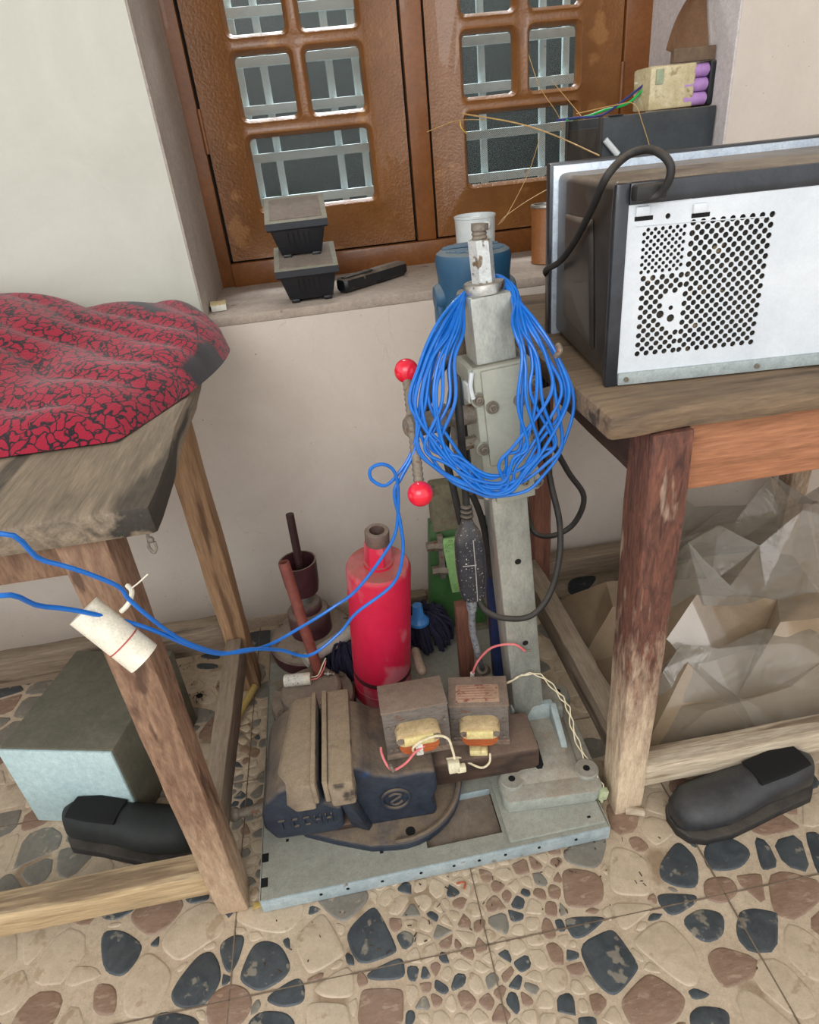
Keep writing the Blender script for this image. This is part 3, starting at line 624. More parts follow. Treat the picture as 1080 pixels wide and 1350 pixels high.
# cloth heap on the left bench
bm = new(); NU, NV = 70, 60
def clothpt(u, v):
    y = 0.845 + v*0.545
    xr = -0.298 + 0.112*math.sin(math.pi/2*min(1, v/0.72)) - 0.08*max(0, (v-0.72)/0.28)**2
    xl = -0.80
    x = xl + (xr-xl)*u
    hh = 0.022 + 0.142*(v**0.8)*(0.75+0.25*math.sin(u*5+0.7))
    edge = (1-max(0,(u-0.82)/0.18)**2.2)*(1-max(0,(0.10-v)/0.10)**2)*(1-max(0,(v-0.86)/0.14)**2.5)
    edge = max(0, edge)
    z = 0.793 + hh*edge**0.55
    p = Vector((x, y, z))
    f = noise.noise(Vector((x*9, y*5, 1.3)))*0.018 + abs(math.sin((x*1.1+y*1.6)*21+noise.noise(p*6)*2))*0.011
    p.z = max(0.793, p.z + f*edge)
    return p
lay = bm.verts.layers.float.new('band')
g = [[bm.verts.new(clothpt(i/NU, j/NV)) for j in range(NV+1)] for i in range(NU+1)]
for i in range(NU):
    for j in range(NV): bm.faces.new((g[i][j], g[i+1][j], g[i+1][j+1], g[i][j+1]))
for i in range(NU+1):
    for j in range(NV+1):
        u, v = i/NU, j/NV
        b = 1.0 if (0.965 < u and 0.36 < v < 0.60) or (v > 0.72 and abs(u-0.86+0.1*math.sin(v*9)) < 0.03) else 0.0
        if v > 0.80 and u > 0.6 and noise.noise(Vector((u*9, v*9, 0))) > 0.1: b = 0.8
        g[i][j][lay] = b
cl = obj('cloth', bm, m_cloth); tag(cl, 'red and black patterned woven cloth heaped on the left workbench', 'cloth')

# ------------------------------------------------------------------ things on the sill
def bin_(name, lab, cx, y0, zb, wb, wt, zf, zbk, db, dt, tilt=0):
    t = thing(name, lab, 'box', (cx, y0+0.05, zb), 'black tapered boxes stacked on the sill')
    bm = new()
    def rect(w, ya, yb, za, zb_, dx=0): return [(cx-w/2+dx, ya, za), (cx+w/2+dx, ya, za), (cx+w/2+dx, yb, zb_), (cx-w/2+dx, yb, zb_)]
    ym = y0+db/2
    loft(bm, [rect(wb, ym-db/2, ym+db/2, zb+0.006, zb+0.006), rect(wt-0.014, ym-dt/2+0.007, ym+dt/2-0.007, zf-0.014, zbk-0.014, tilt)], bev=0.003)
    obj('body', bm, m_black, t)
    bm = new()
    for k in range(5): 
        x = cx-0.022+k*0.011; 
        loft(bm, [[(x-0.001+q*0.002, ym-db/2-0.0008+s*0.002+0, zb+0.012) for q, s in ((0,0),(1,0),(1,1),(0,1))], [(x*1.0-0.001+q*0.002+tilt*0.8, ym-dt/2+0.0062+s*0.002, zf-0.022) for q, s in ((0,0),(1,0),(1,1),(0,1))]])
    obj('rib', bm, m_black, t)
    bm = new(); loft(bm, [rect(wt-0.006, ym-dt/2+0.003, ym+dt/2-0.003, zf-0.017, zbk-0.017, tilt), rect(wt, ym-dt/2, ym+dt/2, zf-0.014, zbk-0.014, tilt), rect(wt, ym-dt/2, ym+dt/2, zf-0.001, zbk-0.001, tilt), rect(wt-0.003, ym-dt/2+0.0015, ym+dt/2-0.0015, zf, zbk, tilt)])
    obj('rim', bm, M('bin_rim', (20,23,30), (28,32,40), rough=0.45, dust=1.6, dustc=(138,134,120)), t)
    bm = new(); k = 0.011
    loft(bm, [rect(wt-2*k, ym-dt/2+k, ym+dt/2-k, zf+(zbk-zf)*k/dt-0.001, zbk-(zbk-zf)*k/dt-0.001, tilt), rect(wt-2*k, ym-dt/2+k, ym+dt/2-k, zf+(zbk-zf)*k/dt+0.0016, zbk-(zbk-zf)*k/dt+0.0016, tilt)], bev=0.0007)
    obj('lid', bm, M('bin_lid', (104,92,82), (124,112,100), rough=0.85, dust=0.8, dustc=(126,114,104)), t)
    for s in (-1, 1):
        for q in (ym-db/2+0.008, ym+db/2-0.008):
            bm = new(); box(bm, cx+s*(wb/2-0.012)-0.009, cx+s*(wb/2-0.012)+0.009, q-0.008, q+0.008, zb, zb+0.008, 0.002); obj('foot', bm, m_black, t)
bin_('storage_box', 'lower of two stacked black tapered plastic boxes on the window sill', -0.022, 1.470, SZ+0.001, 0.094, 0.134, 0.893, 0.925, 0.075, 0.13, -0.001)
bin_('storage_box', 'upper black tapered box with dusty square lid, scratched front', -0.028, 1.503, 0.9085, 0.086, 0.130, 0.982, 1.022, 0.07, 0.12, -0.001)
hd = thing('tool_handle', 'black plastic bar shaped tool grip lying on the sill beside the boxes', 'handle', (0.13,1.58,SZ))
def hexprof(p0, p1, w, h, rings):
    p0, p1 = Vector(p0), Vector(p1); d = p1-p0; a = Vector((-d.y, d.x, 0)).normalized(); u = Vector((0,0,1)); out = []
    for t, s in rings:
        c = p0+d*t; out.append([c+a*w*s*x+u*h*s*z for x, z in ((-1,-.6),(-.6,-1),(.6,-1),(1,-.6),(1,.6),(.6,1),(-.6,1),(-1,.6))])
    return out
bm = new(); loft(bm, hexprof((0.045,1.51,SZ+0.018), (0.205,1.655,SZ+0.018), 0.017, 0.0165, [(0,.7),(.03,1),(.45,1),(.47,.93),(.5,.93),(.52,1),(.96,1),(1,.8)])); obj('grip', bm, m_black, hd)
bm = new(); loft(bm, hexprof((0.052,1.508,SZ+0.034), (0.12,1.567,SZ+0.035), 0.008, 0.002, [(0,.8),(.1,1),(.9,1),(1,.8)])); obj('trigger', bm, m_blackr, hd)
t = thing('matchbox', 'small yellowed matchbox in the left corner of the sill', 'matchbox', (-0.228,1.512,SZ), rot=(0,0,0.12))
bm = new(); box(bm, -0.016,0.016,-0.026,0.026,0.001,0.013,0.0006); obj('tray', bm, m_matchw, t, local=True)
bm = new(); box(bm, -0.0172,0.0172,-0.0255,0.027,0.0125,0.0145,0.0005); obj('sleeve', bm, m_match, t, local=True)
t = thing('ceramic_pot', 'white chipped cylindrical pot on the sill behind the blue motor', 'pot', (0.382,1.62,SZ))
bm = new(); c = Vector((0.382,1.62,0)); H_ = 0.118; z0 = SZ+0.001
def lathe(bm, c, prof, n=32):
    t_ = bmesh.new(); rings = []
    for r, z in prof: rings.append([t_.verts.new((c[0]+r*math.cos(2*math.pi*i/n), c[1]+r*math.sin(2*math.pi*i/n), z)) for i in range(n)])
    for a, b in zip(rings, rings[1:]):
        for i in range(n): t_.faces.new((a[i], a[(i+1)%n], b[(i+1)%n], b[i]))
    t_.faces.new(rings[0]); t_.faces.new(rings[-1]); merge(bm, t_); return bm
lathe(bm, c, [(0.040,z0),(0.044,z0+0.004),(0.0475,z0+0.112),(0.049,z0+0.113),(0.049,z0+0.118),(0.046,z0+0.119),(0.043,z0+0.112),(0.040,z0+0.01),(0.0,z0+0.009)][:-1]); obj('cup', bm, m_white, t)
bm = new(); sphere(bm, (0.4,1.575,z0+0.098), 0.009, 14, (1,0.6,1)); obj('knob', bm, m_white, t)
bm = new(); tube(bm, [(0.368,1.575,z0+0.05),(0.37,1.5745,z0+0.075),(0.378,1.572,z0+0.088),(0.39,1.5725,z0+0.098)], 0.0006, 5); obj('crack', bm, m_rusty, t)
t = thing('paint_tin', 'brown paint tin with metal rim beside the oven on the sill', 'tin', (0.552,1.585,SZ))
bm = new(); lathe(bm, (0.552,1.585,0), [(0.042,z0),(0.043,z0+0.002),(0.042,z0+0.004),(0.042,z0+0.118),(0.0432,z0+0.119),(0.0432,z0+0.121)]); obj('body', bm, m_tin, t)
bm = new(); lathe(bm, (0.552,1.585,0), [(0.0432,z0+0.1205),(0.0445,z0+0.123),(0.0432,z0+0.127),(0.036,z0+0.127),(0.035,z0+0.1235),(0.033,z0+0.1235)]); obj('lid', bm, m_bright, t)

# speaker-like box, battery, cardboard
t = thing('equipment_box', 'dusty charcoal box standing on the sill behind the oven', 'box', (0.74,1.53,SZ), rot=(0,0,0))
bm = new(); box(bm, 0.618, 0.863, 1.46, 1.66, SZ+0.001, 1.108, 0.002); obj('shell', bm, m_speaker, t)
bm = new(); box(bm, 0.6155, 0.618, 1.475, 1.65, SZ+0.01, 1.09, 0.001); obj('side_panel', bm, m_speakerside, t)
for a in (1.462, 1.652):
    bm = new(); box(bm, 0.612, 0.618, a-0.005, a+0.006, SZ+0.001, 1.108, 0.001); obj('edge_trim', bm, m_speakerside, t)
bm = new(); box(bm, 0.6305,0.66,1.455,1.475,1.1075,1.110,0.001); obj('staple', bm, m_blackr, t)
t = thing('battery_pack', 'battery pack of purple cells wrapped in yellowed tape on charcoal box', 'battery', (0.79,1.52,1.109), rot=(0,0,0.05))
bm = new(); box(bm, -0.068,0.035,-0.035,0.035,0.001,0.078,0.006); jitter(bm, 0.003, 60); obj('tape_wrap', bm, m_tape, t, local=True)
for k in range(3):
    for j in range(2):
        bm = new(); z = 0.014+k*0.025; y = -0.024+j*0.044; cyl(bm, (0.01,y,z), (0.07,y,z), 0.0122, n=20); obj('cell', bm, m_purple, t, local=True)
bm = new(); box(bm, 0.062,0.085,-0.039,0.039,0.0005,0.079,0.005); obj('end_cap', bm, m_black, t, local=True)
bm = new(); box(bm, -0.056,-0.040,-0.0385,-0.034,0.046,0.072,0.001); obj('tab', bm, M('tab_green',(170,180,150),(150,160,130),rough=.5), t, local=True)
base = Vector((0.725,1.51,1.15))
bm = new(); tube(bm, [base, Vector((0.70,1.53,1.128)), Vector((0.67,1.58,1.121)), Vector((0.64,1.60,1.113)), Vector((0.60,1.62,1.111))], 0.0027, 8); obj('wire', bm, m_greenw, t, label='green wire')
bm = new(); tube(bm, [base+Vector((0,0,0.008)), Vector((0.69,1.545,1.13)), Vector((0.66,1.57,1.112)), Vector((0.62,1.60,1.1125)), Vector((0.585,1.64,1.112))], 0.0025, 8); obj('wire', bm, m_bluew, t, label='dark blue wire')
t = thing('cardboard_sheet', 'curved brown cardboard sheet leaning above the battery pack', 'cardboard', (0.82,1.62,1.2))
bm = new(); cpts = [Py(878,66,1.50), Py(884,45,1.51), Py(893,22,1.52), Py(905,0,1.53), Py(925,-30,1.54)]
zl = [0.0, 0.25, 0.5, 0.75, 1.0]
g = []
for i, p in enumerate(catmull(cpts, 4)):
    g.append([bm.verts.new((min(p.x, 0.845)+(0.860-min(p.x, 0.845))*q/6, p.y+0.02*math.sin(q/6*3.0), p.z-0.004*q)) for q in range(7)])
for i in range(len(g)-1):
    for j in range(6): bm.faces.new((g[i][j], g[i][j+1], g[i+1][j+1], g[i+1][j]))
bmesh.ops.solidify(bm, geom=bm.faces[:], thickness=0.004)
obj('sheet', bm, m_card, t)
pz = Py(878,66,1.50)
bm = new(); box(bm, pz.x+0.012,0.862,1.487,1.502,1.189,pz.z,0.001); obj('folded_flap', bm, M('cardboard_flap',(104,84,66),(120,98,78),rough=.85), t)

# oven seen from behind
ov = thing('oven', 'black microwave oven turned around, its white perforated back facing out', 'oven', (0.58,0.95,0.79))
X0, X1, Y0, Y1, Z0, Z1 = 0.356, 0.83, 0.793, 1.075, 0.797, 1.038
bm = new(); box(bm, X0, X1, Y0+0.006, Y1, Z0, Z1, 0.010, seg=3); obj('case', bm, m_mwb, ov)
bm = new(); loft(bm, [[(X0-0.001,Y0+0.05+a,Z0+0.03+b) for a,b in ((0,0),(0.17,0.01),(0.17,0.16),(0.03,0.165))], [(X0-0.005,Y0+0.06+a,Z0+0.035+b) for a,b in ((0,0),(0.15,0.01),(0.15,0.15),(0.03,0.15))]], bev=0.002); obj('side_emboss', bm, m_mwb, ov)
# rear panel with real holes
def holes_panel():
    bm = new(); x0, x1, z0, z1 = X0+0.0145, X1-0.012, Z0+0.004, Z1-0.026
    def P2(px, py): p = Py(px, py, Y0); return p.x, p.z
    hl = []
    def grid(cx0, cx1, cz0, cz1, step, r, skip=None):
        nx = int((cx1-cx0)/step); nz = int((cz1-cz0)/(step*0.5))
        for j in range(nz+1):
            for i in range(nx+1):
                x = cx0+i*step+(step/2 if j%2 else 0); z = cz0+j*step*0.5
                if x > cx1: continue
                if skip and skip(x, z): continue
                hl.append((x, z, r))
    ax, az = P2(848,300); bx_, bz = P2(893,352)
    grid(ax, bx_, bz, az, 0.0088, 0.0024)
    cx_, cz_ = P2(880,415)
    def sk(x, z): return (x-cx_)**2+(z-cz_)**2 < 0.016**2 or (x > cx_-0.012 and x < cx_+0.022 and z > cz_ and z < cz_+0.03)
    lx, lz = P2(838,465); 
    grid(lx, bx_+0.004, lz, bz-0.006, 0.0118, 0.0036, sk)
    grid(bx_+0.009, min(bx_+0.105, x1-0.02), lz, az+0.002, 0.0118, 0.0036, lambda x, z: False)
    for dx, dz, r in ((-0.014,0.004,0.005),(0.014,0.006,0.005),(0,-0.002,0.005),(-0.001,0.011,0.003)): hl.append((cx_+dx, cz_+dz, r))
    hx, hz = P2(877,284); hl.append((hx, hz, 0.0032))
    hx, hz = P2(852,288)
    from mathutils.geometry import delaunay_2d_cdt
    good = []
    for x, z, r in hl:
        if x-r < x0+0.004 or x+r > x1-0.004 or z-r < z0+0.006 or z+r > z1-0.004: continue
        if any((x-a)**2+(z-b)**2 < (r+c+0.0003)**2 for a, b, c in good): continue
        good.append((x, z, r))
    vv = [Vector(p) for p in ((x0,z0),(x1,z0),(x1,z1),(x0,z1))]; ee = [(0,1),(1,2),(2,3),(3,0)]
    for x, z, r in good:
        k0 = len(vv); vv += [Vector((x+r*math.cos(2*math.pi*k/10), z+r*math.sin(2*math.pi*k/10))) for k in range(10)]
        ee += [(k0+k, k0+(k+1)%10) for k in range(10)]
    ov_, _, of_, *_r = delaunay_2d_cdt(vv, ee, [], 0, 1e-6)
    bv = [bm.verts.new((p.x, Y0, p.y)) for p in ov_]
    for f_ in of_:
        c_ = sum((ov_[i] for i in f_), Vector((0,0)))/len(f_)
        if any((c_.x-x)**2+(c_.y-z)**2 < (r*0.93)**2 for x, z, r in good): continue
        bm.faces.new([bv[i] for i in f_])
    for v in [v for v in bm.verts if not v.link_faces]: bm.verts.remove(v)
    ex = bmesh.ops.extrude_face_region(bm, geom=bm.faces[:]); vs = [v for v in ex['geom'] if isinstance(v, bmesh.types.BMVert)]
    bmesh.ops.translate(bm, vec=(0,-0.0016,0), verts=vs)
    return bm
obj('back_panel', holes_panel(), m_mww, ov, angle=30)
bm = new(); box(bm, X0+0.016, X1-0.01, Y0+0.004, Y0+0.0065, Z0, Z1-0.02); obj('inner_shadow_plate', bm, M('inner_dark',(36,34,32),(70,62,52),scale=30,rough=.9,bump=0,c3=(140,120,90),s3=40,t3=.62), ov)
bm = new(); box(bm, X0-0.001, X0+0.016, Y0-0.004, Y0+0.01, Z0-0.006, Z1-0.002, 0.003); obj('rear_frame', bm, m_frame, ov)
bm = new(); box(bm, X0+0.0155, X1, Y0-0.004, Y0+0.01, Z1-0.026, Z1-0.002, 0.003); obj('rear_frame', bm, m_frame, ov)
bm = new(); box(bm, X0+0.016, X1, Y0-0.006, Y0+0.004, Z0-0.004, Z0+0.012, 0.001); obj('bottom_lip', bm, M('lip_grey',(150,160,160),(166,174,172),rough=.5), ov)
for x in (X0+0.026, X0+0.20, X0+0.36):
    bm = new(); cyl(bm, (x, Y0-0.0065, Z0+0.004), (x, Y0-0.009, Z0+0.004), 0.0032, n=12); obj('screw', bm, m_rusty, ov)
for x, px_, py_ in ((0,846,282),(0,917,277)):
    q = Py(px_, py_, Y0); x = q.x
    bm = new(); box(bm, x-0.010, x+0.007, Y0-0.006, Y0-0.001, q.z-0.002, q.z+0.009, 0.002); obj('clip', bm, m_mww, ov)
    bm = new(); box(bm, x-0.010, x+0.012, Y0-0.0022, Y0-0.001, q.z-0.007, q.z-0.002, 0.0005); obj('slot_shade', bm, m_hole, ov)
p1_, p2_, p3_ = Py(870,267,Y0-0.0018), Py(905,262,Y0-0.0018), Py(922,249,Y0-0.0018)
bm = new(); tube(bm, [p1_, p2_, p3_], 0.0006, 6, smooth=False); obj('pressed_rib', bm, m_mww, ov)
bm = new(); tube(bm, [Py(838,298,Y0-0.0018), Py(922,290,Y0-0.0018), Py(1000,284,Y0-0.0018)], 0.0008, 6); obj('pressed_rib', bm, m_mww, ov)
bm = new(); box(bm, X0-0.006, X1+0.01, Y1, Y1+0.006, Z0-0.006, Z1+0.010, 0.002); obj('door_rim', bm, m_silver, ov)
bm = new(); box(bm, X0-0.011, X1+0.014, Y1+0.006, Y1+0.03, Z0-0.007, Z1+0.014, 0.004); obj('door', bm, m_frame, ov)
for x in (X0+0.03, X1-0.03):
    for y in (Y0+0.02, Y1-0.02):
        bm = new(); cyl(bm, (x,y,0.7905), (x,y,Z0), 0.009, n=12); obj('foot', bm, m_blackr, ov)
# the oven stands a little askew on the bench
AO = -0.105; Cc = Vector((X0, Y0, 0)); ov.rotation_euler = (0,0,AO)
ov.location = Cc + Matrix.Rotation(AO, 3, 'Z') @ (Vector((0.58,0.95,0.79))-Cc)
q = Py(852,252,Y0-0.01)
bm = new(); box(bm, q.x-0.016, q.x+0.022, Y0-0.020, Y0-0.002, q.z-0.010, q.z+0.008, 0.004); obj('cable_clamp', bm, m_blackr, ov)
cbp = [Py(848,262,Y0-0.012), Py(868,258,Y0-0.02), Py(882,238,Y0-0.03), Py(884,218,Y0-0.03), Py(872,203,Y0-0.02), Py(845,197,Y0-0.01), Py(815,213,Y0), Py(795,240,Y0), Py(778,280,Y0+0.0), Py(757,320,Y0+0.02), Py(738,345,Y0+0.06), Py(722,357,Y0+0.12), Py(728,364,Y0+0.17), Py(740,362,Y0+0.16)]
def Pside(px, py, off):
    r = R @ camv(px, py); k = math.tan(-AO); t = (X0-off-k*Y0 - (CAM.x-k*CAM.y))/(r.x-k*r.y); return CAM + r*t
cbp = cbp[:5]+[Py(852,197,0.80), Py(826,206,0.815)]+[Pside(a,b,c) for a,b,c in ((800,233,.012),(780,276,.014),(758,318,.014),(738,345,.018))]+[Py(720,356,1.075), Py(724,364,1.11), Py(742,368,1.14)]
bm = new(); tube(bm, cbp, 0.0047, 10); obj('power_cable', bm, m_blackr, ov)

# strands of dry straw on the window and the box
def strand(pts, lab, r=0.0009, mat=m_straw, name='straw', cat='straw'):
    bm = new(); tube(bm, pts, r, 5, sub=5); tag(obj(name, bm, mat), lab, cat)
strand([Py(610,150,1.76), Py(680,162,1.74), Py(730,178,1.66), Py(790,205,1.45)], 'thick straw running from right shutter down to the oven', 0.0016)
strand([Py(697,72,1.765), Py(712,115,1.755), Py(735,150,1.75), Py(742,172,1.765)], 'straw hanging down over the upper right window pane')
strand([Py(729,108,1.765), Py(760,145,1.70), Py(780,170,1.58), Py(802,192,1.452)], 'straw slanting down to the white stick on box')
strand([Py(713,178,1.765), Py(696,230,1.74), Py(668,284,1.70), Py(656,297,1.665)], 'straw falling from the lower right pane to the white pot')
strand([Py(740,240,1.72), Py(700,262,1.72), Py(668,284,1.69), Py(657,296,1.655)], 'straw reaching from white pot towards the oven')
strand([Py(563,174,1.775), Py(590,163,1.77), Py(612,158,1.765), Py(640,158,1.77)], 'fine straw across the right shutter stile')
strand([Py(760,150,1.5), Py(810,139,1.455), Py(836,137,1.452), Py(848,165,1.45), Py(857,194,1.45)], 'straw bent over the front edge of the charcoal box')
strand([Py(607,160,1.775), Py(608,168,1.77), Py(615,176,1.775)], 'short yellow straw stuck at the pane corner', 0.0016, M('straw_yellow',(214,180,70),rough=.6,bump=0))
bm = new(); tube(bm, [Py(798,184,1.452), Py(815,204,1.445)], 0.006, 8); tag(obj('white_stick', bm, m_white), 'short white stick leaning against the charcoal box', 'stick')

# ------------------------------------------------------------------ base plate
PZ = 0.032
pl = thing('base_plate', 'blue grey sheet metal panel on the floor under the drill stand', 'panel', (0.05,1.0,0.003), rot=(0,0,0.012))
x0, x1, y0, y1 = -0.31, 0.30, -0.342, 0.37
rx0, rx1, ry1 = -0.02, 0.115, -0.22
bm = new()
for (a,b,c,d) in ((x0,rx0,y0,y1),(rx0,rx1,ry1,y1),(rx1,x1,y0,y1),(rx0,rx1,y0,y0+0.03)): box(bm, a,b,c,d,PZ-0.006,PZ-0.003)
obj('sheet', bm, m_plate, pl, local=True, flat=True)
bm = new(); box(bm, rx0,rx1,y0+0.03,ry1,0.012,0.015); obj('recess_floor', bm, m_platef, pl, local=True, flat=True)
bm = new(); box(bm, x0,x1,y0-0.004,y0+0.002,0.0,PZ-0.003,0.002); obj('front_flange', bm, m_platee, pl, local=True)
bm = new(); box(bm, x0-0.002,x0+0.002,y0,y1,0.0,PZ-0.003,0.001); obj('side_flange', bm, m_plate, pl, local=True)
bm = new(); box(bm, x1-0.002,x1+0.002,y0,y1,0.0,PZ-0.003,0.001); obj('side_flange', bm, m_plate, pl, local=True)
bm = new(); box(bm, rx0-0.001,rx1+0.001,ry1-0.003,ry1,0.012,PZ-0.002,0.001); obj('recess_lip', bm, m_platee, pl, local=True)
bm = new(); box(bm, rx1+0.006,x1-0.004,y0+0.006,y0+0.30,PZ-0.003,PZ+0.004,0.003); obj('raised_pad', bm, m_plate, pl, local=True)
hs = [(x0+0.006,y0+0.03,.006,.008),(x0+0.006,y0+0.075,.006,.008),(x0+0.045,y0+0.10,.0025,.0025),(x0+0.03,y0+0.14,.002,.002),(x0+0.03,y0+0.34,.003,.003),(x0+0.042,y0+0.36,.003,.003),(x0+0.055,y0+0.355,.003,.003),(x0+0.035,y0+0.42,.003,.003),
      (x0+0.04,y0+0.5,.003,.003),(x0+0.055,y0+0.52,.003,.003),(x0+0.03,y0+0.27,.003,.003),(-0.10,y0+0.05,.003,.012),(-0.045,y0+0.055,.002,.002),(x1-0.03,y0+0.02,.003,.002)]
for hx, hy, a, b in hs:
    bm = new(); box(bm, hx-a, hx+a, hy-b, hy+b, PZ-0.0035, PZ-0.0025 if hx < rx1 else PZ+0.0045); obj('hole_shade', bm, m_hole, pl, local=True, flat=True)  # black patches laid on the sheet, painting the shade of holes
for k in range(9):
    bm = new(); xx = x0+0.10+k*0.055+0.01*math.sin(k*5); cyl(bm, (xx,y0-0.0048,0.018), (xx,y0-0.0035,0.018), 0.0028, n=10); obj('hole_shade', bm, m_hole, pl, local=True, flat=True)
for hx, hy in ((x0+0.048,y0+0.155),(x0+0.105,y0+0.165)):
    bm = new(); lathe(bm, (hx,hy,0), [(0.020,PZ-0.003),(0.018,PZ+0.001),(0.012,PZ+0.004),(0.008,PZ+0.005),(0.0072,PZ+0.003),(0.0062,PZ+0.003),(0.006,PZ+0.0055),(0.002,PZ+0.0055)], 24); obj('pressed_boss', bm, m_plate, pl, local=True)

# ------------------------------------------------------------------ drill stand
ds = thing('drill_stand', 'core drill stand with steel column, grey carriage and red ball crank', 'drill stand', (0.275,0.89,PZ+0.008))
# base casting
bz = PZ+0.008
def bpt(px, py, z): p = Pz(px, py, z); return (p.x, p.y)
bm = new()
outl = [(0.182,0.728),(0.190,0.716),(0.345,0.706),(0.362,0.716),(0.366,0.75),(0.372,0.92),(0.385,0.935),(0.380,0.965),(0.355,0.975),(0.30,0.978),(0.215,0.975),(0.188,0.965),(0.182,0.94),(0.200,0.90),(0.200,0.80),(0.182,0.765)]
prism(bm, outl, bz, bz+0.030, bev=0.004)
obj('base_casting', bm, m_casting, ds)
for a,b,c in ((0.207,0.760,0.5),(0.346,0.752,0.5),(0.36,0.945,0.4),(0.205,0.95,0.4)):
    bm = new(); lathe(bm, (a,b,0), [(0.022,bz+0.028),(0.022,bz+0.034),(0.020,bz+0.036),(0.0065,bz+0.036),(0.006,bz+0.0352)], 24); obj('lug', bm, m_casting, ds)
for a,b in ((0.207,0.760),(0.346,0.752),(0.36,0.945)):
    bm = new(); cyl(bm, (a,b,bz+0.0354), (a,b,bz+0.0362), 0.0062, n=16); obj('bolt_hole_shade', bm, m_hole, ds)
bm = new()   # raised tapering rib body in front of the column
loft(bm, [[(0.212,0.745,bz+0.03),(0.335,0.738,bz+0.03),(0.352,0.90,bz+0.03),(0.222,0.915,bz+0.03)], [(0.228,0.762,bz+0.040),(0.312,0.757,bz+0.040),(0.335,0.87,bz+0.058),(0.238,0.875,bz+0.058)]], bev=0.004)
obj('web', bm, m_casting, ds)
m_pocket = M('pocket_pale', (150,162,162), (166,176,174), rough=0.5, bump=0.1)
bm = new(); loft(bm, [[(0.236,0.866,bz+0.05),(0.330,0.862,bz+0.05),(0.330,0.872,bz+0.05),(0.236,0.876,bz+0.05)], [(0.240,0.868,bz+0.092),(0.322,0.864,bz+0.092),(0.322,0.878,bz+0.092),(0.240,0.882,bz+0.092)]], bev=0.002); obj('pocket_wall', bm, m_pocket, ds)
bm = new(); prism(bm, [(-0.868,bz+0.045),(-0.868,bz+0.092),(-0.862,bz+0.093),(-0.800,bz+0.052),(-0.795,bz+0.042)], 0.314, 0.327, bev=0.003, mtx=Matrix(((0,0,1,0),(-1,0,0,0),(0,1,0,0),(0,0,0,1)))); obj('pocket_rib', bm, m_pocket, ds)
bm = new(); box(bm, 0.205,0.345,0.868,0.94,bz+0.028,bz+0.075,0.006); obj('column_seat', bm, m_casting, ds)
bm = new(); loft(bm, hexprof((0.262,0.765,bz+0.0405),(0.266,0.825,bz+0.0515), 0.0085, 0.0012, [(0,.5),(.12,1),(.88,1),(1,.5)])); obj('slot_shade', bm, m_hole, ds)
# column, leaning a little
CA = Vector((0.2765, 0.895, bz+0.03)); CB = Vector((0.2235, 0.905, 0.912)); cdir = (CB-CA).normalized()
cxv = (Vector((1,0.03,0))-cdir*cdir.x).normalized(); cyv = cdir.cross(cxv).normalized()    # cyv ~ +y
CM = Matrix.Translation(CA) @ Matrix((cxv, cyv, cdir)).transposed().to_4x4(); CL = (CB-CA).length
def cbox(bm, a,b,c,d,e_,f_, bev=0.0): return box(bm, a,b,c,d,e_,f_, bev, CM)
def cp(x,y,z): return CM @ Vector((x,y,z))
bm = new(); cbox(bm, -0.030,0.030,-0.030,0.030,0,CL,0.005); obj('column', bm, m_steel, ds)
for z in (0.225, 0.405):
    bm = new(); cyl(bm, cp(0.004,-0.0295,z), cp(0.004,-0.0306,z), 0.0055, n=18); obj('locating_hole_shade', bm, m_hole, ds)
bm = new(); cyl(bm, cp(0,0,CL), cp(0,0,CL+0.013), 0.029, n=36, prof=[(0,.029),(.8,.029),(1,.0275)]); obj('collar', bm, m_bright, ds)
bm = new(); cyl(bm, cp(0,0,CL+0.012), cp(0,0,CL+0.068), 0.0165, n=6, rot=0.5); obj('hex_spacer', bm, M('hex_chipped',(196,200,200),(206,208,204),rough=.4,bump=.15,c3=(120,104,84),s3=60,t3=.56,metal=.3), ds, angle=25)
bm = new(); cyl(bm, cp(0,0,CL+0.067), cp(0,0,CL+0.080), 0.010, n=20, prof=[(0,.0092),(.2,.0105),(.4,.0092),(.6,.0105),(.8,.0092),(1,.0102)]); cyl(bm, cp(0.001,0,CL+0.079), cp(0.002,0,CL+0.087), 0.0115, n=20); obj('end_bolt', bm, m_rusty, ds)
# carriage
def zc(py): # column coordinate for a pixel row on the carriage front
    p = Py(650, py, 0.852); return (p-CA).dot(cdir)
z_top, z_bot = zc(484), zc(658)
bm = new(); cbox(bm, -0.041,0.041,-0.046,0.036,z_top-0.205,z_top,0.003)
cbox(bm, -0.046,0.046,-0.040,0.036,z_top-0.028,z_top-0.0,0.002); obj('carriage', bm, m_grille, ds)
bm = new(); box(bm, -0.030,0.036,-0.0515,-0.045,z_top-0.15,z_top-0.004,0.0015,CM); obj('face_plate', bm, m_grille, ds)
bm = new(); cbox(bm, -0.043,0.047,-0.044,0.03,z_bot-0.004,z_bot+0.036,0.004); cbox(bm, -0.026,0.036,-0.050,-0.04,z_bot-0.010,z_bot+0.026,0.002); obj('lower_clamp', bm, m_grille, ds)
for x, y, z, r in ((-0.036,-0.046,z_top-0.045,.006),(-0.019,-0.0515,z_top-0.058,.0065),(0.022,-0.0515,z_top-0.056,.0065),(-0.037,-0.047,z_top-0.122,.006),(0.040,-0.046,z_top-0.118,.006),(0.047,-0.042,z_top-0.035,.005),
                   (-0.034,-0.044,z_bot+0.006,.005),(0.043,-0.044,z_bot+0.010,.006),(0.021,-0.050,z_bot+0.018,.004),(-0.016,-0.050,z_bot+0.018,.004)):
    bm = new(); sockbolt(bm, cp(x,y,z), -cyv, r, 0.007); obj('bolt', bm, m_rusty, ds)
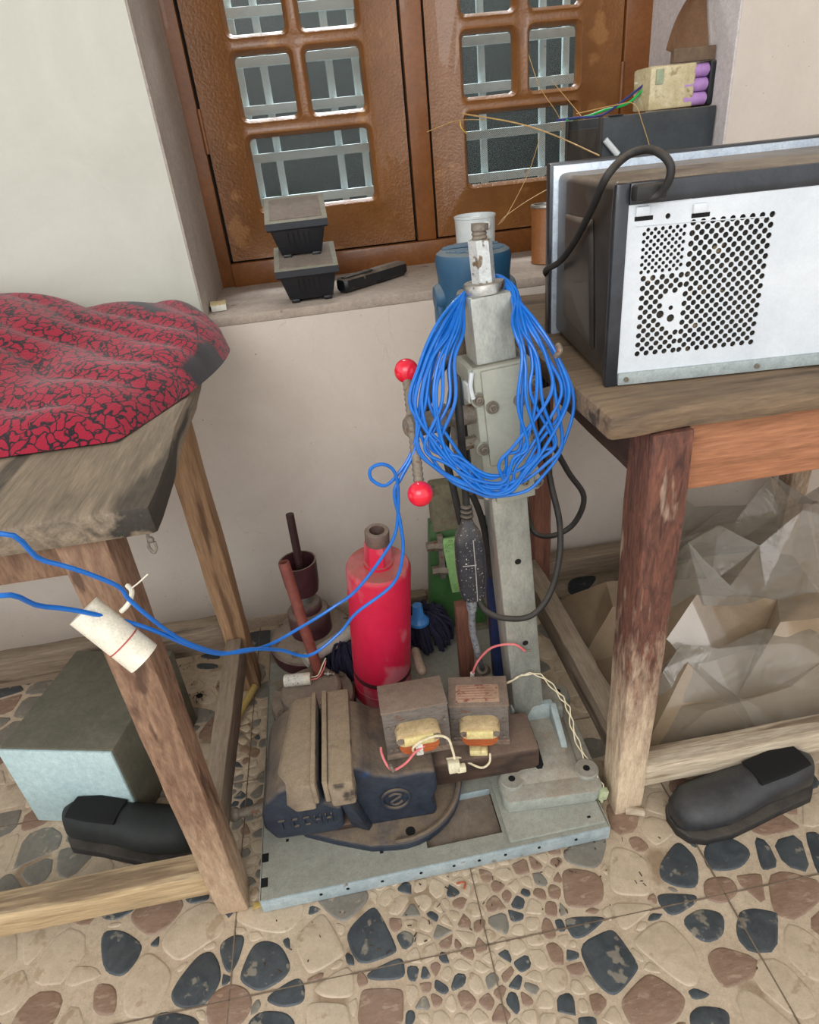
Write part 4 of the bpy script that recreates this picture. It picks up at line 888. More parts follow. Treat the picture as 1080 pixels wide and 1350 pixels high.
for s_, z in ((-1,z_top-0.045),(-1,z_top-0.122),(1,z_top-0.118),(-1,z_bot+0.012),(1,z_bot+0.016)):
    bm = new(); cyl(bm, cp(s_*0.036,-0.046,z), cp(s_*0.036,-0.01,z), 0.0115, n=20); obj('boss', bm, m_grille, ds)
# crank: shaft, hub, threaded rod, two red balls
hub = Py(546, 562, 0.845); ball1 = Py(536, 489, 0.905); ball2 = Py(554, 651, 0.775)
sh1 = Vector((0.19, 0.875, hub.z-0.006))
bm = new(); cyl(bm, hub+Vector((-0.012,0,0)), sh1, 0.015, n=22, prof=[(0,.012),(.05,.0165),(.55,.0165),(.57,.0115),(.68,.0115),(.70,.0145),(1,.0145)]); obj('crank_shaft', bm, m_rusty, ds)
bm = new(); n_ = 46; cyl(bm, ball1, ball2, 0.0055, n=12, prof=[(i/n_, 0.0078 if i%2 else 0.0064) for i in range(n_+1)]); obj('threaded_rod', bm, m_rusty, ds)
for b_ in (ball1, ball2):
    bm = new(); sphere(bm, b_, 0.0178, 28); obj('crank_ball', bm, m_redball, ds)
bm = new(); cyl(bm, hub+Vector((0.045,0.01,0.012)), hub+Vector((0.045,0.01,0.022)), 0.005, n=12); obj('grub_screw', bm, m_rusty, ds)
bm = new(); cyl(bm, cp(0.04,-0.01,z_top-0.075), cp(0.085,-0.01,z_top-0.070), 0.0085, n=18); obj('shaft_stub', bm, m_rusty, ds)
bm = new(); cyl(bm, cp(-0.041,-0.02,z_top-0.118), cp(-0.062,-0.022,z_top-0.118), 0.010, n=6); cyl(bm, cp(-0.058,-0.02,z_top-0.118), cp(-0.078,-0.022,z_top-0.118), 0.008, n=16); obj('side_bolt', bm, m_rusty, ds)
bm = new(); cbox(bm, -0.050,-0.040,-0.04,-0.015,z_top-0.05,z_top-0.022,0.002); tube(bm, [cp(-0.043,-0.05,z_top-0.002),cp(-0.047,-0.05,z_top-0.022),cp(-0.045,-0.05,z_top-0.04)], 0.0035, 8); obj('chipped_bracket', bm, m_white, ds)
# rear navy brace
bm = new(); pa = Py(647,735,1.0); pb = Py(655,905,1.0); pa.y = 0.985; pb.y = 1.0
cyl(bm, Vector((pb.x+0.006,0.99,bz+0.03)), Vector((pa.x-0.004,0.98,0.50)), 0.019, n=4, rot=0.78); obj('rear_brace', bm, m_navy, ds)
bm = new(); box(bm, 0.215,0.262,0.955,1.015,bz+0.028,bz+0.06,0.004); obj('brace_foot', bm, m_casting, ds)
# motor on the carriage, behind the column
mo = thing('drill_motor', 'blue core drill motor with slotted round cap behind the steel column', 'motor', (0.225,1.02,0.62))
mc = Vector((0.2375,1.03,0)); zt = 0.948
bm = new(); lathe(bm, (mc.x,mc.y,0), [(0.046,0.70),(0.050,0.705),(0.053,0.80),(0.056,0.915),(0.0585,0.938),(0.056,zt),(0.050,zt+0.004),(0.0,zt+0.004)][:-1], 44); obj('housing', bm, m_motor, mo)
bm = new()
for k in range(-5, 6):
    if abs(k) < 2: continue
    o_ = k*0.0085; hw = math.sqrt(max(0, 0.047**2-o_**2))
    tube(bm, [(mc.x-hw, mc.y+o_, zt+0.0045), (mc.x-hw*0.4, mc.y+o_-0.002, zt+0.0052), (mc.x+hw*0.4, mc.y+o_-0.002, zt+0.0052), (mc.x+hw, mc.y+o_, zt+0.0045)], 0.0028, 6, sub=4)
obj('cap_rib', bm, m_motor, mo)
for s_ in (-1, 1):
    bm = new(); cyl(bm, (mc.x+s_*0.05,mc.y,0.885), (mc.x+s_*0.064,mc.y,0.885), 0.02, n=28, prof=[(0,.022),(.7,.021),(1,.017)])
    box(bm, mc.x+s_*0.057-0.006, mc.x+s_*0.057+0.006, mc.y-0.018, mc.y+0.018, 0.80, 0.885, 0.004); obj('brush_cover', bm, m_motor, mo)
bm = new(); sockbolt(bm, (mc.x-0.030,mc.y-0.050,0.895), (-0.4,-1,0), 0.006, 0.008); obj('screw', bm, m_rusty, mo)
bm = new(); cyl(bm, (mc.x-0.026,mc.y-0.047,0.888), (mc.x-0.036,mc.y-0.062,0.888), 0.011, n=18); box(bm, mc.x-0.036, mc.x-0.012, mc.y-0.062, mc.y-0.045, 0.868, 0.882, 0.003); obj('screw_boss', bm, m_motor, mo)
bm = new(); box(bm, mc.x-0.046, mc.x+0.046, mc.y-0.045, mc.y+0.045, 0.60, 0.705, 0.008); box(bm, mc.x-0.035, mc.x+0.03, 0.936, 1.0, 0.62, 0.80, 0.004); obj('gearbox', bm, m_black, mo)
bm = new(); box(bm, mc.x-0.050, mc.x-0.030, mc.y-0.068, mc.y-0.05, 0.775, 0.83, 0.003); obj('switch_housing', bm, M('switch_brown',(96,84,74),(110,98,86),rough=.6), mo)
bm = new(); box(bm, mc.x-0.047, mc.x-0.034, mc.y-0.072, mc.y-0.066, 0.782, 0.802, 0.002); obj('switch', bm, M('switch_red',(168,60,54),rough=.5,bump=0), mo)
bm = new(); cyl(bm, (mc.x,mc.y,0.56), (mc.x,mc.y,0.602), 0.02, n=24); cyl(bm, (mc.x,mc.y,0.52), (mc.x,mc.y,0.56), 0.013, n=20); obj('spindle', bm, m_rusty, mo)
# leads of the motor
ld = thing('power_lead', 'thick black motor lead looping behind the drill column', 'cable', (0.33,0.99,0.5))
bm = new(); tube(bm, [Py(596,470,0.97), Py(575,500,0.95), Py(562,540,0.93), Py(552,575,0.92)], 0.0055, 10); obj('cable', bm, m_blackr, ld)
bm = new(); tube(bm, [(0.27,1.02,0.70), Py(712,480,0.99), Py(725,570,0.98), Py(748,620,0.98), Py(770,655,0.98), Py(757,690,0.99), Py(730,706,1.0), Py(706,703,1.02), Py(696,680,1.03), Py(690,640,1.03)], 0.0052, 10); obj('cable', bm, m_blackr, ld)
bm = new(); tube(bm, [Py(708,520,0.96), Py(716,580,0.93), Py(727,640,0.90), Py(738,690,0.88), Py(737,740,0.86), Py(724,785,0.85), Py(700,812,0.845), Py(665,815,0.845), Py(640,805,0.85), Py(628,786,0.86)], 0.0052, 10); obj('cable', bm, m_blackr, ld)
# in-line breaker hanging in front
pg = thing('inline_breaker', 'dusty black in-line breaker hanging on its lead left of the column', 'breaker', tuple(Py(620,740,0.855)))
c0 = Py(616,684,0.855); c1 = Py(624,788,0.85); dd = (c1-c0)
def oval(c, w, h, n=16): return [c+Vector((w*math.copysign(abs(math.cos(a))**0.6, math.cos(a)), h*math.copysign(abs(math.sin(a))**0.6, math.sin(a)), 0)) for a in [2*math.pi*i/n for i in range(n)]]
bm = new(); loft(bm, [oval(c0+dd*t, w_, h_) for t, w_, h_ in ((0,.008,.008),(.07,.011,.010),(.16,.019,.014),(.3,.0235,.0165),(.6,.0245,.017),(.88,.022,.016),(.97,.019,.014),(1.0,.017,.012))])
hs_ = obj('housing', bm, M('speckled_black',(30,32,38),(44,46,54),scale=30,rough=.45,bump=.1,c3=(196,192,184),s3=300,t3=.635,dust=.7), pg)
bm = new(); tube(bm, [c0+dd*t+Vector((0.004,-hh_,0)) for t, hh_ in ((.2,.0158),(.35,.0176),(.6,.0182),(.88,.017),(.98,.0145))], 0.0009, 6); tube(bm, [c0+dd*0.5+Vector((-0.016,-0.0155,0)), c0+dd*0.5+Vector((0.004,-0.0182,0))], 0.0009, 6); obj('moulding_line', bm, M('seam_grey',(150,146,140),rough=.6,bump=0), hs_)
for k in range(3):
    bm = new(); q = c0+Vector((0,0,0.003+k*0.008)); cyl(bm, q, q+Vector((0,0,0.005)), 0.0105-k*0.0008, n=18, prof=[(0,.008),(.3,.0105-k*.0006),(.7,.0105-k*.0006),(1,.008)]); obj('strain_relief', bm, m_black, pg)
bm = new(); tube(bm, [c0+Vector((0,0,0.0)), Py(614,650,0.86), Py(610,600,0.85), Py(607,560,0.835), Py(603,515,0.84), Py(602,500,0.86)], 0.0058, 10); obj('cable', bm, m_blackr, pg)
bm = new(); tube(bm, [Py(608,690,0.90), Py(597,640,0.90), Py(588,600,0.905), Py(590,560,0.92), Py(598,500,0.94)], 0.0058, 10); tube(bm, [Py(622,650,0.92), Py(634,680,0.92), Py(643,720,0.925), Py(648,760,0.93)], 0.0058, 10); obj('cable', bm, m_blackr, pg)
m_braid = M('braid_grey',(104,106,112),(130,132,136),scale=60,rough=.6,bump=.5,c3=(70,72,80),s3=120,t3=.55)
bm = new(); cyl(bm, c1+Vector((-0.003,0,0.002)), c1+Vector((-0.003,0.002,-0.03)), 0.009, n=12, prof=[(0,.010),(.7,.009),(1,.007)]); obj('cable_boot', bm, m_braid, pg)
pe = Pz(636,882,0.125)
bm = new(); tube(bm, [c1+Vector((-0.003,0.002,-0.025)), Py(623,830,0.875), Py(630,860,0.895), pe], 0.0062, 10); obj('cable', bm, m_braid, pg)
bm = new(); d_ = (pe-Py(630,860,0.895)).normalized(); cyl(bm, pe-d_*0.004, pe+d_*0.003, 0.0115, n=20); cyl(bm, pe, pe+d_*0.03, 0.0095, n=8); cyl(bm, pe+d_*0.022, pe+d_*0.062, 0.016, n=20, prof=[(0,.011),(.2,.017),(.8,.017),(1,.012)]); obj('gland', bm, m_rusty, pg)

# blue coil: one cable, many turns, hung over the spacer of the column
pts = []
rc = random.Random(11)
NT = 12
R430 = (708,700,690,712,686,703,697,684,715,694,706,680); R520 = (757,740,716,750,688,733,706,683,745,700,726,694); R590 = (744,706,737,722,690,745,694,700,712,735,684,715)
L430 = (580,590,598,584,606,592,577,600,587,611,595,603); L520 = (545,553,572,548,592,561,542,582,566,600,556,575); L600 = (562,552,586,577,566,550,594,560,602,578,570,588)
BT = (656,648,640,652,630,645,651,636,655,627,643,650)
for k in range(NT):
    j = lambda a: rc.uniform(-a, a); d_ = 0.0022*(k%4)
    P_ = [(637+j(2), 372+j(2), 0.929), (612+j(2), 391+j(4), 0.900), (L430[k], 432+j(6), 0.862-d_), (0.5*(L430[k]+L520[k])-6, 476+j(5), 0.838-d_), (L520[k], 535+j(8), 0.820-d_), (L600[k], 590+j(6), 0.812-d_),
          (L600[k]+30+j(3), BT[k]-24, 0.807-d_), (0.5*(L600[k]+648)+20+j(3), BT[k]-6+j(1.5), 0.804-d_), (652+j(5), BT[k]+j(1.5), 0.802-d_), (0.5*(R590[k]+650)-6+j(3), BT[k]-9+j(1.5), 0.801-d_), (R590[k]-24+j(3), BT[k]-32+j(2), 0.800-d_), (R590[k]-4, 588+j(5), 0.800-d_), (R520[k], 528+j(8), 0.802-d_), (0.5*(R520[k]+R430[k])+5, 474+j(5), 0.815-d_), (R430[k]-4, 430+j(5), 0.842-d_), (678+j(4), 387+j(4), 0.882), (658+j(2), 366+j(3), 0.914)]
    pts += [Py(a,b,c) for a,b,c in P_]
tail1 = [(612,392,.905),(585,440,.86),(562,520,.835),(545,590,.82),(527,622,.81),(508,640,.80),(490,632,.80),(489,618,.80),(505,612,.80),(520,622,.80),(525,650,.80),(522,700,.80),(505,733,.80),(470,778,.80),(440,800,.80),(400,825,.78),(350,852,.74),(300,861,.68),(262,853,.64),(230,838,.62),(195,812,.60),(170,790,.59),(150,770,.58),(60,740,.55),(-60,730,.52)]
DROP = [Vector((-0.75,0.56,0.58)), Vector((-0.95,0.57,0.25)), Vector((-1.05,0.56,0.008)), Vector((-1.35,0.50,0.006))]   # the cable runs on to the floor at the left
tail = [Py(a,b,c) for a,b,c in tail1]+DROP
bm = new(); tube(bm, pts+tail, 0.0025, 8, sub=7)
co = thing('cable_coil', 'long blue electric cable coiled over the top of the drill column', 'cable', tuple(Py(648,520,0.81)))
obj('coil', bm, m_bluecab, co)
tail2 = [(610,394,.90),(575,450,.86),(556,530,.83),(548,590,.815),(530,628,.805),(520,650,.80),(528,690,.80),(531,730,.80),(518,770,.80),(470,808,.80),(448,834,.80),(408,864,.78),(370,857,.75),(330,856,.70),(290,862,.67),(250,851,.635),(205,832,.61),(160,818,.60),(60,800,.56),(-60,810,.52)]
bm = new(); tube(bm, [Py(a,b,c) for a,b,c in tail2]+[p+Vector((0.02,-0.03,0)) for p in DROP], 0.0026, 8, sub=7); obj('trailing_end', bm, m_bluecab, co)
bm = new(); tube(bm, [Py(733,470,0.795), Py(738,462,0.79), Py(736,455,0.80)], 0.004, 6); obj('tape_tie', bm, m_rusty, co)

# ------------------------------------------------------------------ vise
vs_ = thing('bench_vise', 'big dusty blue bench vise with closed jaws on the metal panel', 'vise', (0.0,0.817,PZ-0.003), rot=(0,0,-0.03))
m = m_vise
def arc(cx, cy, r, a0, a1, n): return [(cx+r*math.cos(math.radians(a0+(a1-a0)*i/n)), cy+r*math.sin(math.radians(a0+(a1-a0)*i/n))) for i in range(n+1)]
fl = arc(-0.005,0,0.124,-95,60,16)+[(0.0,0.115),(-0.10,0.08),(-0.175,0.05),(-0.185,-0.03),(-0.18,-0.068),(-0.12,-0.095),(-0.06,-0.118)]
bm = new(); prism(bm, fl, 0.0, 0.020, bev=0.005); obj('base_flange', bm, m, vs_, local=True)
bm = new(); tube(bm, [(x*0.97, y*0.97, 0.022) for x, y in fl[:17]], 0.006, 8, sub=2); obj('flange_rim', bm, m, vs_, local=True)
bm = new(); cyl(bm, (0.012,-0.103,0.0195), (0.012,-0.103,0.0215), 0.0085, n=18); obj('bolt_hole_shade', bm, m_hole, vs_, local=True)
# fixed body: side profile (x,z) extruded across y
body = [(-0.075,0.018),(0.062,0.018),(0.066,0.035),(0.058,0.06),(0.070,0.085),(0.070,0.135),(0.045,0.142),(0.0,0.138),(-0.035,0.150),(-0.055,0.172),(-0.070,0.178),(-0.112,0.178),(-0.112,0.120),(-0.085,0.110)]
bm = new(); prism(bm, body, -0.078, 0.078, bev=0.007, mtx=XZ, seg=3); obj('fixed_body', bm, m, vs_, local=True)
bm = new(); box(bm, -0.110,-0.068,-0.112,0.100,0.128,0.186,0.006); obj('fixed_jaw', bm, m_visetop, vs_, local=True)
bm = new(); box(bm, -0.1185,-0.1095,-0.108,0.098,0.140,0.190,0.002); obj('jaw_plate', bm, m_visetop, vs_, local=True)
bm = new(); loft(bm, [[(-0.090,-0.082,0.03),(-0.060,-0.090,0.02),(-0.052,-0.078,0.02),(-0.085,-0.07,0.03)], [(-0.100,-0.100,0.13),(-0.085,-0.104,0.13),(-0.08,-0.08,0.13),(-0.1,-0.08,0.13)]], bev=0.003); obj('web', bm, m, vs_, local=True)
# emblem: raised ring with curved strokes
bm = new(); n=28; ring=[(-0.005+0.024*math.cos(2*math.pi*i/n), -0.0795, 0.082+0.024*math.sin(2*math.pi*i/n)) for i in range(n+1)]; tube(bm, ring, 0.003, 8, smooth=False)
obj('emblem_ring', bm, m, vs_, local=True)
bm = new(); tube(bm, [(-0.016,-0.079,0.090),(-0.005,-0.080,0.096),(0.006,-0.080,0.090),(-0.005,-0.080,0.082),(-0.015,-0.080,0.074),(-0.005,-0.080,0.068),(0.007,-0.079,0.074)], 0.0022, 6); obj('emblem_mark', bm, m, vs_, local=True)
# moving jaw
prof_t = [(-0.126,0.118),(-0.126,0.176),(-0.160,0.178),(-0.195,0.166),(-0.222,0.140),(-0.234,0.105),(-0.236,0.075),(-0.220,0.040),(-0.115,0.036),(-0.100,0.045),(-0.096,0.10)]
bm = new(); prism(bm, prof_t, -0.086, 0.092, bev=0.008, mtx=XZ, seg=3); obj('moving_body', bm, m, vs_, local=True)
bm = new(); loft(bm, [[(-0.170,-0.108,0.125),(-0.136,-0.108,0.125),(-0.136,0.098,0.125),(-0.212,0.098,0.125),(-0.222,-0.06,0.125)], [(-0.168,-0.105,0.183),(-0.135,-0.105,0.184),(-0.135,0.096,0.184),(-0.172,0.096,0.181),(-0.190,-0.055,0.176)]], bev=0.005); obj('moving_jaw', bm, m_visetop, vs_, local=True)
bm = new(); box(bm, -0.1375,-0.1295,-0.108,0.098,0.140,0.189,0.002); obj('jaw_plate', bm, m_visetop, vs_, local=True)
# raised worn lettering on the moving body: five worn strokes
for k, w_ in enumerate((0.012,0.011,0.012,0.010,0.012)):
    bm = new(); xx = -0.205+k*0.019
    box(bm, xx,xx+0.003,-0.0955,-0.090,0.070,0.092,0.001)
    if k in (0,): box(bm, xx-0.004,xx+0.008,-0.0955,-0.090,0.089,0.093,0.001)
    if k in (1,2): box(bm, xx,xx+w_,-0.0955,-0.090,0.070,0.074,0.001); box(bm, xx,xx+w_,-0.0955,-0.090,0.088,0.092,0.001)
    if k in (3,4): box(bm, xx+0.010,xx+0.013,-0.0955,-0.090,0.070,0.092,0.001); box(bm, xx,xx+0.012,-0.0955,-0.090,0.079,0.083,0.001)
    obj('raised_letter', bm, m, vs_, local=True)
bm = new(); box(bm, -0.17,-0.06,-0.080,-0.03,0.022,0.036,0.003); obj('slide_foot', bm, m_barm, vs_, local=True)
bm = new(); box(bm, 0.060,0.262,-0.048,0.042,0.062,0.112,0.006); box(bm, 0.060,0.258,-0.040,0.036,0.045,0.064,0.004); obj('slide_bar', bm, m_barm, vs_, local=True)
kb = Py(322,1055,0.80)-Vector((0,0.845,PZ-0.003)); 
bm = new(); cyl(bm, (-0.225,-0.04,0.068), (-0.260,-0.045,0.066), 0.012, n=18); cyl(bm, (-0.255,-0.045,0.070), (-0.292,-0.05,0.072), 0.0085, n=14); sphere(bm, (-0.292,-0.05,0.072), 0.0125, 18); obj('handle', bm, m_rusty, vs_, local=True)

# ------------------------------------------------------------------ transformers
def trafo(loc, rot, w_, d_, h_, lab, plaque):
    t = thing('transformer', lab, 'transformer', loc, 'oven transformers resting on the vise', rot=rot)
    bm = new(); box(bm, -w_/2, w_/2, -d_/2, d_/2, 0, h_, 0.002); obj('core', bm, m_trafo2, t, local=True)
    bm = new(); box(bm, -w_/2-0.001, w_/2+0.001, -d_/2-0.001, d_/2+0.001, h_-0.002, h_+0.002, 0.001); obj('top_plate', bm, m_trafo, t, local=True)
    bm = new(); box(bm, -w_/2-0.001, w_/2+0.001, -d_/2-0.003, -d_/2+0.01, -0.001, 0.010, 0.001); obj('foot_strip', bm, m_trafo, t, local=True)
    for x in (-w_/2+0.008, -w_/2+0.018, w_/2-0.008):
        for z in (0.018, h_-0.03):
            bm = new(); cyl(bm, (x,-d_/2,z), (x,-d_/2-0.0025,z), 0.003, n=10); obj('rivet', bm, m_rusty, t, local=True)
    # winding: racetrack loop sticking out in front
    cw = w_*0.31
    def rt(cw, r, y, n=10):
        return [(cw-r+r*math.sin(a), y, r*-math.cos(a)) for a in [math.pi*i/n for i in range(n+1)]]+[(-cw+r-r*math.sin(a), y, r*math.cos(a)) for a in [math.pi*i/n for i in range(n+1)]]
    zc_ = h_*0.42
    bm = new(); loft(bm, [[(x,y,z+zc_) for x,y,z in rt(cw*s, 0.019*s2, -d_/2-yy)] for yy, s, s2 in ((0,1,1),(.020,1,1),(.024,.97,.93))]); obj('copper_winding', bm, m_copper, t, local=True)
    bm = new(); loft(bm, [[(x,y,z+zc_+0.014) for x,y,z in rt(cw*s, 0.0155*s2, -d_/2-yy)] for yy, s, s2 in ((0,1.10,1.1),(.0235,1.08,1.0),(.0255,1.03,.9))]); obj('bobbin', bm, m_bobbin, t, local=True); bob = COL.objects[-1]
    bm = new(); box(bm, -cw*0.72, cw*0.72, -d_/2-0.029, -d_/2-0.020, zc_+0.004, zc_+0.020, 0.002); obj('insulation_paper', bm, M('paper_yellow',(214,196,132),(226,210,150),scale=50,rough=.6,bump=.1), bob, local=True)
    for s_ in (-1,1):
        bm = new(); cyl(bm, (s_*cw*0.88,-d_/2-0.022,zc_+0.013), (s_*cw*0.88,-d_/2-0.0275,zc_+0.013), 0.0055, n=14, prof=[(0,.0065),(1,.0055),(1,.003)]); obj('eyelet', bm, m_rusty, bob, local=True)
    if plaque:
        bm = new(); box(bm, -w_*0.38, w_*0.36, -d_/2+0.008, d_/2-0.022, h_+0.0018, h_+0.0028, 0.0003); rl_ = obj('rating_label', bm, m_plaque, t, local=True)
        for k in range(6):
            bm = new(); yy = -d_/2+0.016+k*0.0065; box(bm, -w_*0.34, w_*(0.30-0.05*(k%3)), yy, yy+0.0012, h_+0.0028, h_+0.0031); obj('label_line', bm, M('label_red',(140,82,70),(160,110,90),scale=200,rough=.7,bump=0), rl_, local=True, flat=True)
    return t
t1 = trafo((0.047,0.810,0.168), (-0.154,0,-0.004), 0.114, 0.078, 0.095, 'left transformer with pink and cream wires on the vise body', False)
t2 = trafo((0.167,0.832,0.138), (-0.06,0,-0.2), 0.105, 0.075, 0.090, 'right transformer with a rating label on top, on the slide bar', True)
def tl(t, p): return wmat(t) @ Vector(p)
f1 = -0.039
bm = new(); tube(bm, [(0.008,f1-0.022,0.034),(-0.01,f1-0.030,0.030),(-0.028,f1-0.035,0.016),(-0.05,f1-0.035,0.006),(-0.06,f1-0.032,0.016),(-0.066,f1-0.02,0.030),(-0.066,f1-0.01,0.036)], 0.0022, 8); obj('wire', bm, m_wirep, t1, local=True, label='pink wire')
bm = new(); cyl(bm, (-0.055,f1-0.037,0.018), (-0.051,f1-0.037,0.006), 0.0034, n=10); obj('crimp_terminal', bm, m_bright, t1, local=True)
bm = new(); box(bm, -0.008,0.005,f1-0.0265,f1-0.016,0.018,0.042,0.002); obj('tape_band', bm, m_label, t1, local=True)
bm = new(); tube(bm, [(-0.012,f1-0.024,0.026),(-0.012,f1-0.034,0.044),(0.004,f1-0.036,0.056),(0.030,f1-0.030,0.056),(0.048,f1-0.03,0.046),(0.053,f1-0.034,0.026),(0.055,f1-0.038,0.008)], 0.0022, 8); obj('wire', bm, m_wirew, t1, local=True, label='cream wire')
bm = new(); box(bm, 0.042,0.062,f1-0.046,f1-0.034,-0.016,0.006,0.002); box(bm, 0.056,0.072,f1-0.046,f1-0.034,-0.018,-0.006,0.002); obj('connector', bm, m_conn, t1, local=True)
f2 = -0.0375
bm = new(); box(bm, -0.020,0.012,f2-0.028,f2-0.010,-0.001,0.012,0.002); box(bm, 0.0,0.010,f2-0.032,f2-0.02,0.006,0.016,0.002); obj('connector', bm, M('terminal_yellow',(216,200,140),(226,212,160),rough=.5), t2, local=True)
bm = new(); tube(bm, [(-0.062,f2-0.035,0.002),(-0.04,f2-0.03,-0.001),(-0.022,f2-0.034,-0.010),(0.0,f2-0.04,-0.016),(0.014,f2-0.034,-0.010),(0.016,f2-0.026,0.004)], 0.002, 8); obj('wire', bm, m_wirew, t2, local=True, label='cream wire')
ps = [Py(623,888,0.90), Py(630,872,0.895), Py(645,856,0.88), Py(662,850,0.862), Py(680,850,0.858), Py(692,858,0.860)]
bm = new(); tube(bm, ps, 0.0022, 8)
rw = thing('red_wire', 'short pink red wire with a crimp arching to the steel column', 'wire', tuple(ps[0])); obj('wire', bm, m_wirep, rw)
bm = new(); cyl(bm, ps[0]+Vector((0,0,0.002)), ps[0]+Vector((-0.001,0,-0.014)), 0.0042, n=10); obj('crimp_terminal', bm, m_label, rw)
bm = new(); cyl(bm, ps[-1], ps[-1]+Vector((0.010,0.001,-0.002)), 0.002, n=6); obj('bare_end', bm, m_rusty, rw)
tw = thing('twisted_wires', 'pair of thin cream wires trailing over the stand base to a plug', 'wire', tuple(Py(760,960,0.80)))
pw = [(666,902,.865),(690,890,.858),(712,892,.855),(735,915,.84),(748,935,.825),(755,965,.80),(770,1000,.775),(785,1025,.735),(795,1042,.715)]
for q in range(2):
    path = catmull([Py(a+q*3,b-q*1.5,c) for a,b,c in pw], 8); n=len(path)
    bm = new(); tube(bm, [p+Vector((math.cos(i*1.1+q*math.pi),0,math.sin(i*1.1+q*math.pi)))*0.0016 for i, p in enumerate(path)], 0.0013, 6, smooth=False); obj('wire', bm, m_wirew, tw)
pe_ = Py(795,1046,0.712)
bm = new(); box(bm, -0.008,0.008,-0.006,0.006,-0.012,0.010,0.002,Matrix.Translation(pe_)@Matrix.Rotation(0.15,4,'Y')); box(bm, -0.006,-0.001,-0.007,0.006,-0.017,-0.01,0.001,Matrix.Translation(pe_)); obj('plug', bm, M('plug_green',(168,178,140),(182,190,154),rough=.5), tw)

# ------------------------------------------------------------------ red core bit
rcb = thing('core_bit', 'dusty red core drill barrel with a hex neck standing upright', 'core bit', (0.003,1.085,PZ-0.003))
a0 = Vector((0.000,1.090,PZ-0.003)); a1 = Vector((0.028,1.048,0.398)); ax = (a1-a0).normalized()
bm = new(); cyl(bm, a0, a1, 0.064, n=56, prof=[(0,.0635),(.10,.0635),(.102,.062),(.112,.062),(.114,.064),(.97,.064),(.99,.0615),(1,.059)]); obj('barrel', bm, m_red, rcb)
bm = new(); cyl(bm, a0+ax*0.072, a0+ax*0.085, 0.0643, n=56); obj('stripe', bm, M('dark_band',(70,26,32),(92,40,44),rough=.6), rcb)
bm = new(); cyl(bm, a1, a1+ax*0.052, 0.024, n=6, prof=[(0,.0265),(.9,.0265),(1,.025)], rot=0.3); obj('hex_neck', bm, m_red, rcb, angle=25)
bm = new(); cyl(bm, a1+ax*-0.001, a1+ax*0.006, 0.029, n=30); obj('neck_collar', bm, m_red, rcb)
bm = new(); cyl(bm, a1+ax*0.051, a1+ax*0.080, 0.0235, n=30, prof=[(0,.0225),(.1,.0235),(.93,.0235),(1,.022),(1,.0145),(.3,.0140)]); obj('threaded_end', bm, M('brown_steel',(104,84,76),(120,98,88),rough=.6,bump=.3,dust=.6), rcb)
bm = new(); cyl(bm, a1+ax*0.0600, a1+ax*0.0605, 0.0142, n=24); obj('bore_shade', bm, m_hole, rcb)

# ------------------------------------------------------------------ flanged maroon fittings
pf = thing('flanged_pump', 'maroon flanged fitting with cup top against the wall, rod inside', 'fitting', (-0.150,1.275,PZ-0.003))
c = (-0.150, 1.270); zb = PZ-0.003
bm = new(); lathe(bm, (c[0],c[1]), [(0.100,zb),(0.104,zb+0.004),(0.104,zb+0.022),(0.108,zb+0.026),(0.108,zb+0.038),(0.104,zb+0.042)], 44); obj('lower_flange', bm, m_mar, pf)
bm = new(); lathe(bm, (c[0],c[1]), [(0.104,zb+0.0415),(0.100,zb+0.048),(0.085,zb+0.056),(0.052,zb+0.060),(0.050,zb+0.060)], 44); obj('upper_flange', bm, m_mard, pf)
bm = new(); lathe(bm, (c[0],c[1]), [(0.050,zb+0.058),(0.050,zb+0.118),(0.047,zb+0.122),(0.036,zb+0.124),(0.036,zb+0.140),(0.032,zb+0.146),(0.024,zb+0.147)], 36); obj('stem', bm, m_mar, pf)
bm = new(); lathe(bm, (c[0],c[1]), [(0.020,zb+0.145),(0.020,zb+0.168),(0.024,zb+0.169),(0.024,zb+0.172)], 30); obj('neck_ring', bm, m_bright, pf)
bm = new(); lathe(bm, (c[0],c[1]), [(0.020,zb+0.17),(0.036,zb+0.178),(0.040,zb+0.20),(0.0435,zb+0.258),(0.0435,zb+0.262),(0.040,zb+0.262),(0.036,zb+0.20),(0.0,zb+0.185)][:-1], 36); obj('cup', bm, m_mar, pf)
for k in range(8):
    a = k*math.pi/4+0.3; bm = new(); hexbolt(bm, (c[0]+0.088*math.cos(a), c[1]+0.088*math.sin(a), zb+0.052), (0,0,1), 0.006, 0.007); obj('bolt', bm, m_rusty, pf)
bm = new(); tube(bm, [(c[0]+0.004,c[1]-0.008,zb+0.19), Py(382,678,c[1]-0.004)], 0.0092, 14, smooth=False); r_ = obj('bar', bm, m_rodd); tag(r_, 'dark pipe standing inside the maroon cup', 'pipe')
pf2 = thing('flanged_fitting', 'low round dusty flanged fitting with bolts behind the vise', 'fitting', (-0.150,1.065,zb))
c = (-0.155, 1.065)
bm = new(); lathe(bm, c, [(0.088,zb),(0.092,zb+0.004),(0.092,zb+0.030)], 40); obj('lower_flange', bm, m_mar, pf2)
bm = new(); lathe(bm, c, [(0.092,zb+0.030),(0.089,zb+0.040),(0.068,zb+0.043),(0.066,zb+0.060),(0.060,zb+0.066),(0.02,zb+0.069)], 40); obj('cap', bm, m_mard, pf2)
for k in range(6):
    a = k*math.pi/3+0.55; bm = new(); hexbolt(bm, (c[0]+0.079*math.cos(a), c[1]+0.079*math.sin(a), zb+0.041), (0,0,1), 0.006, 0.007); obj('bolt', bm, m_rusty, pf2)
rp0 = Vector((-0.135,1.095,zb+0.068)); rp1 = Py(374,741,1.13)
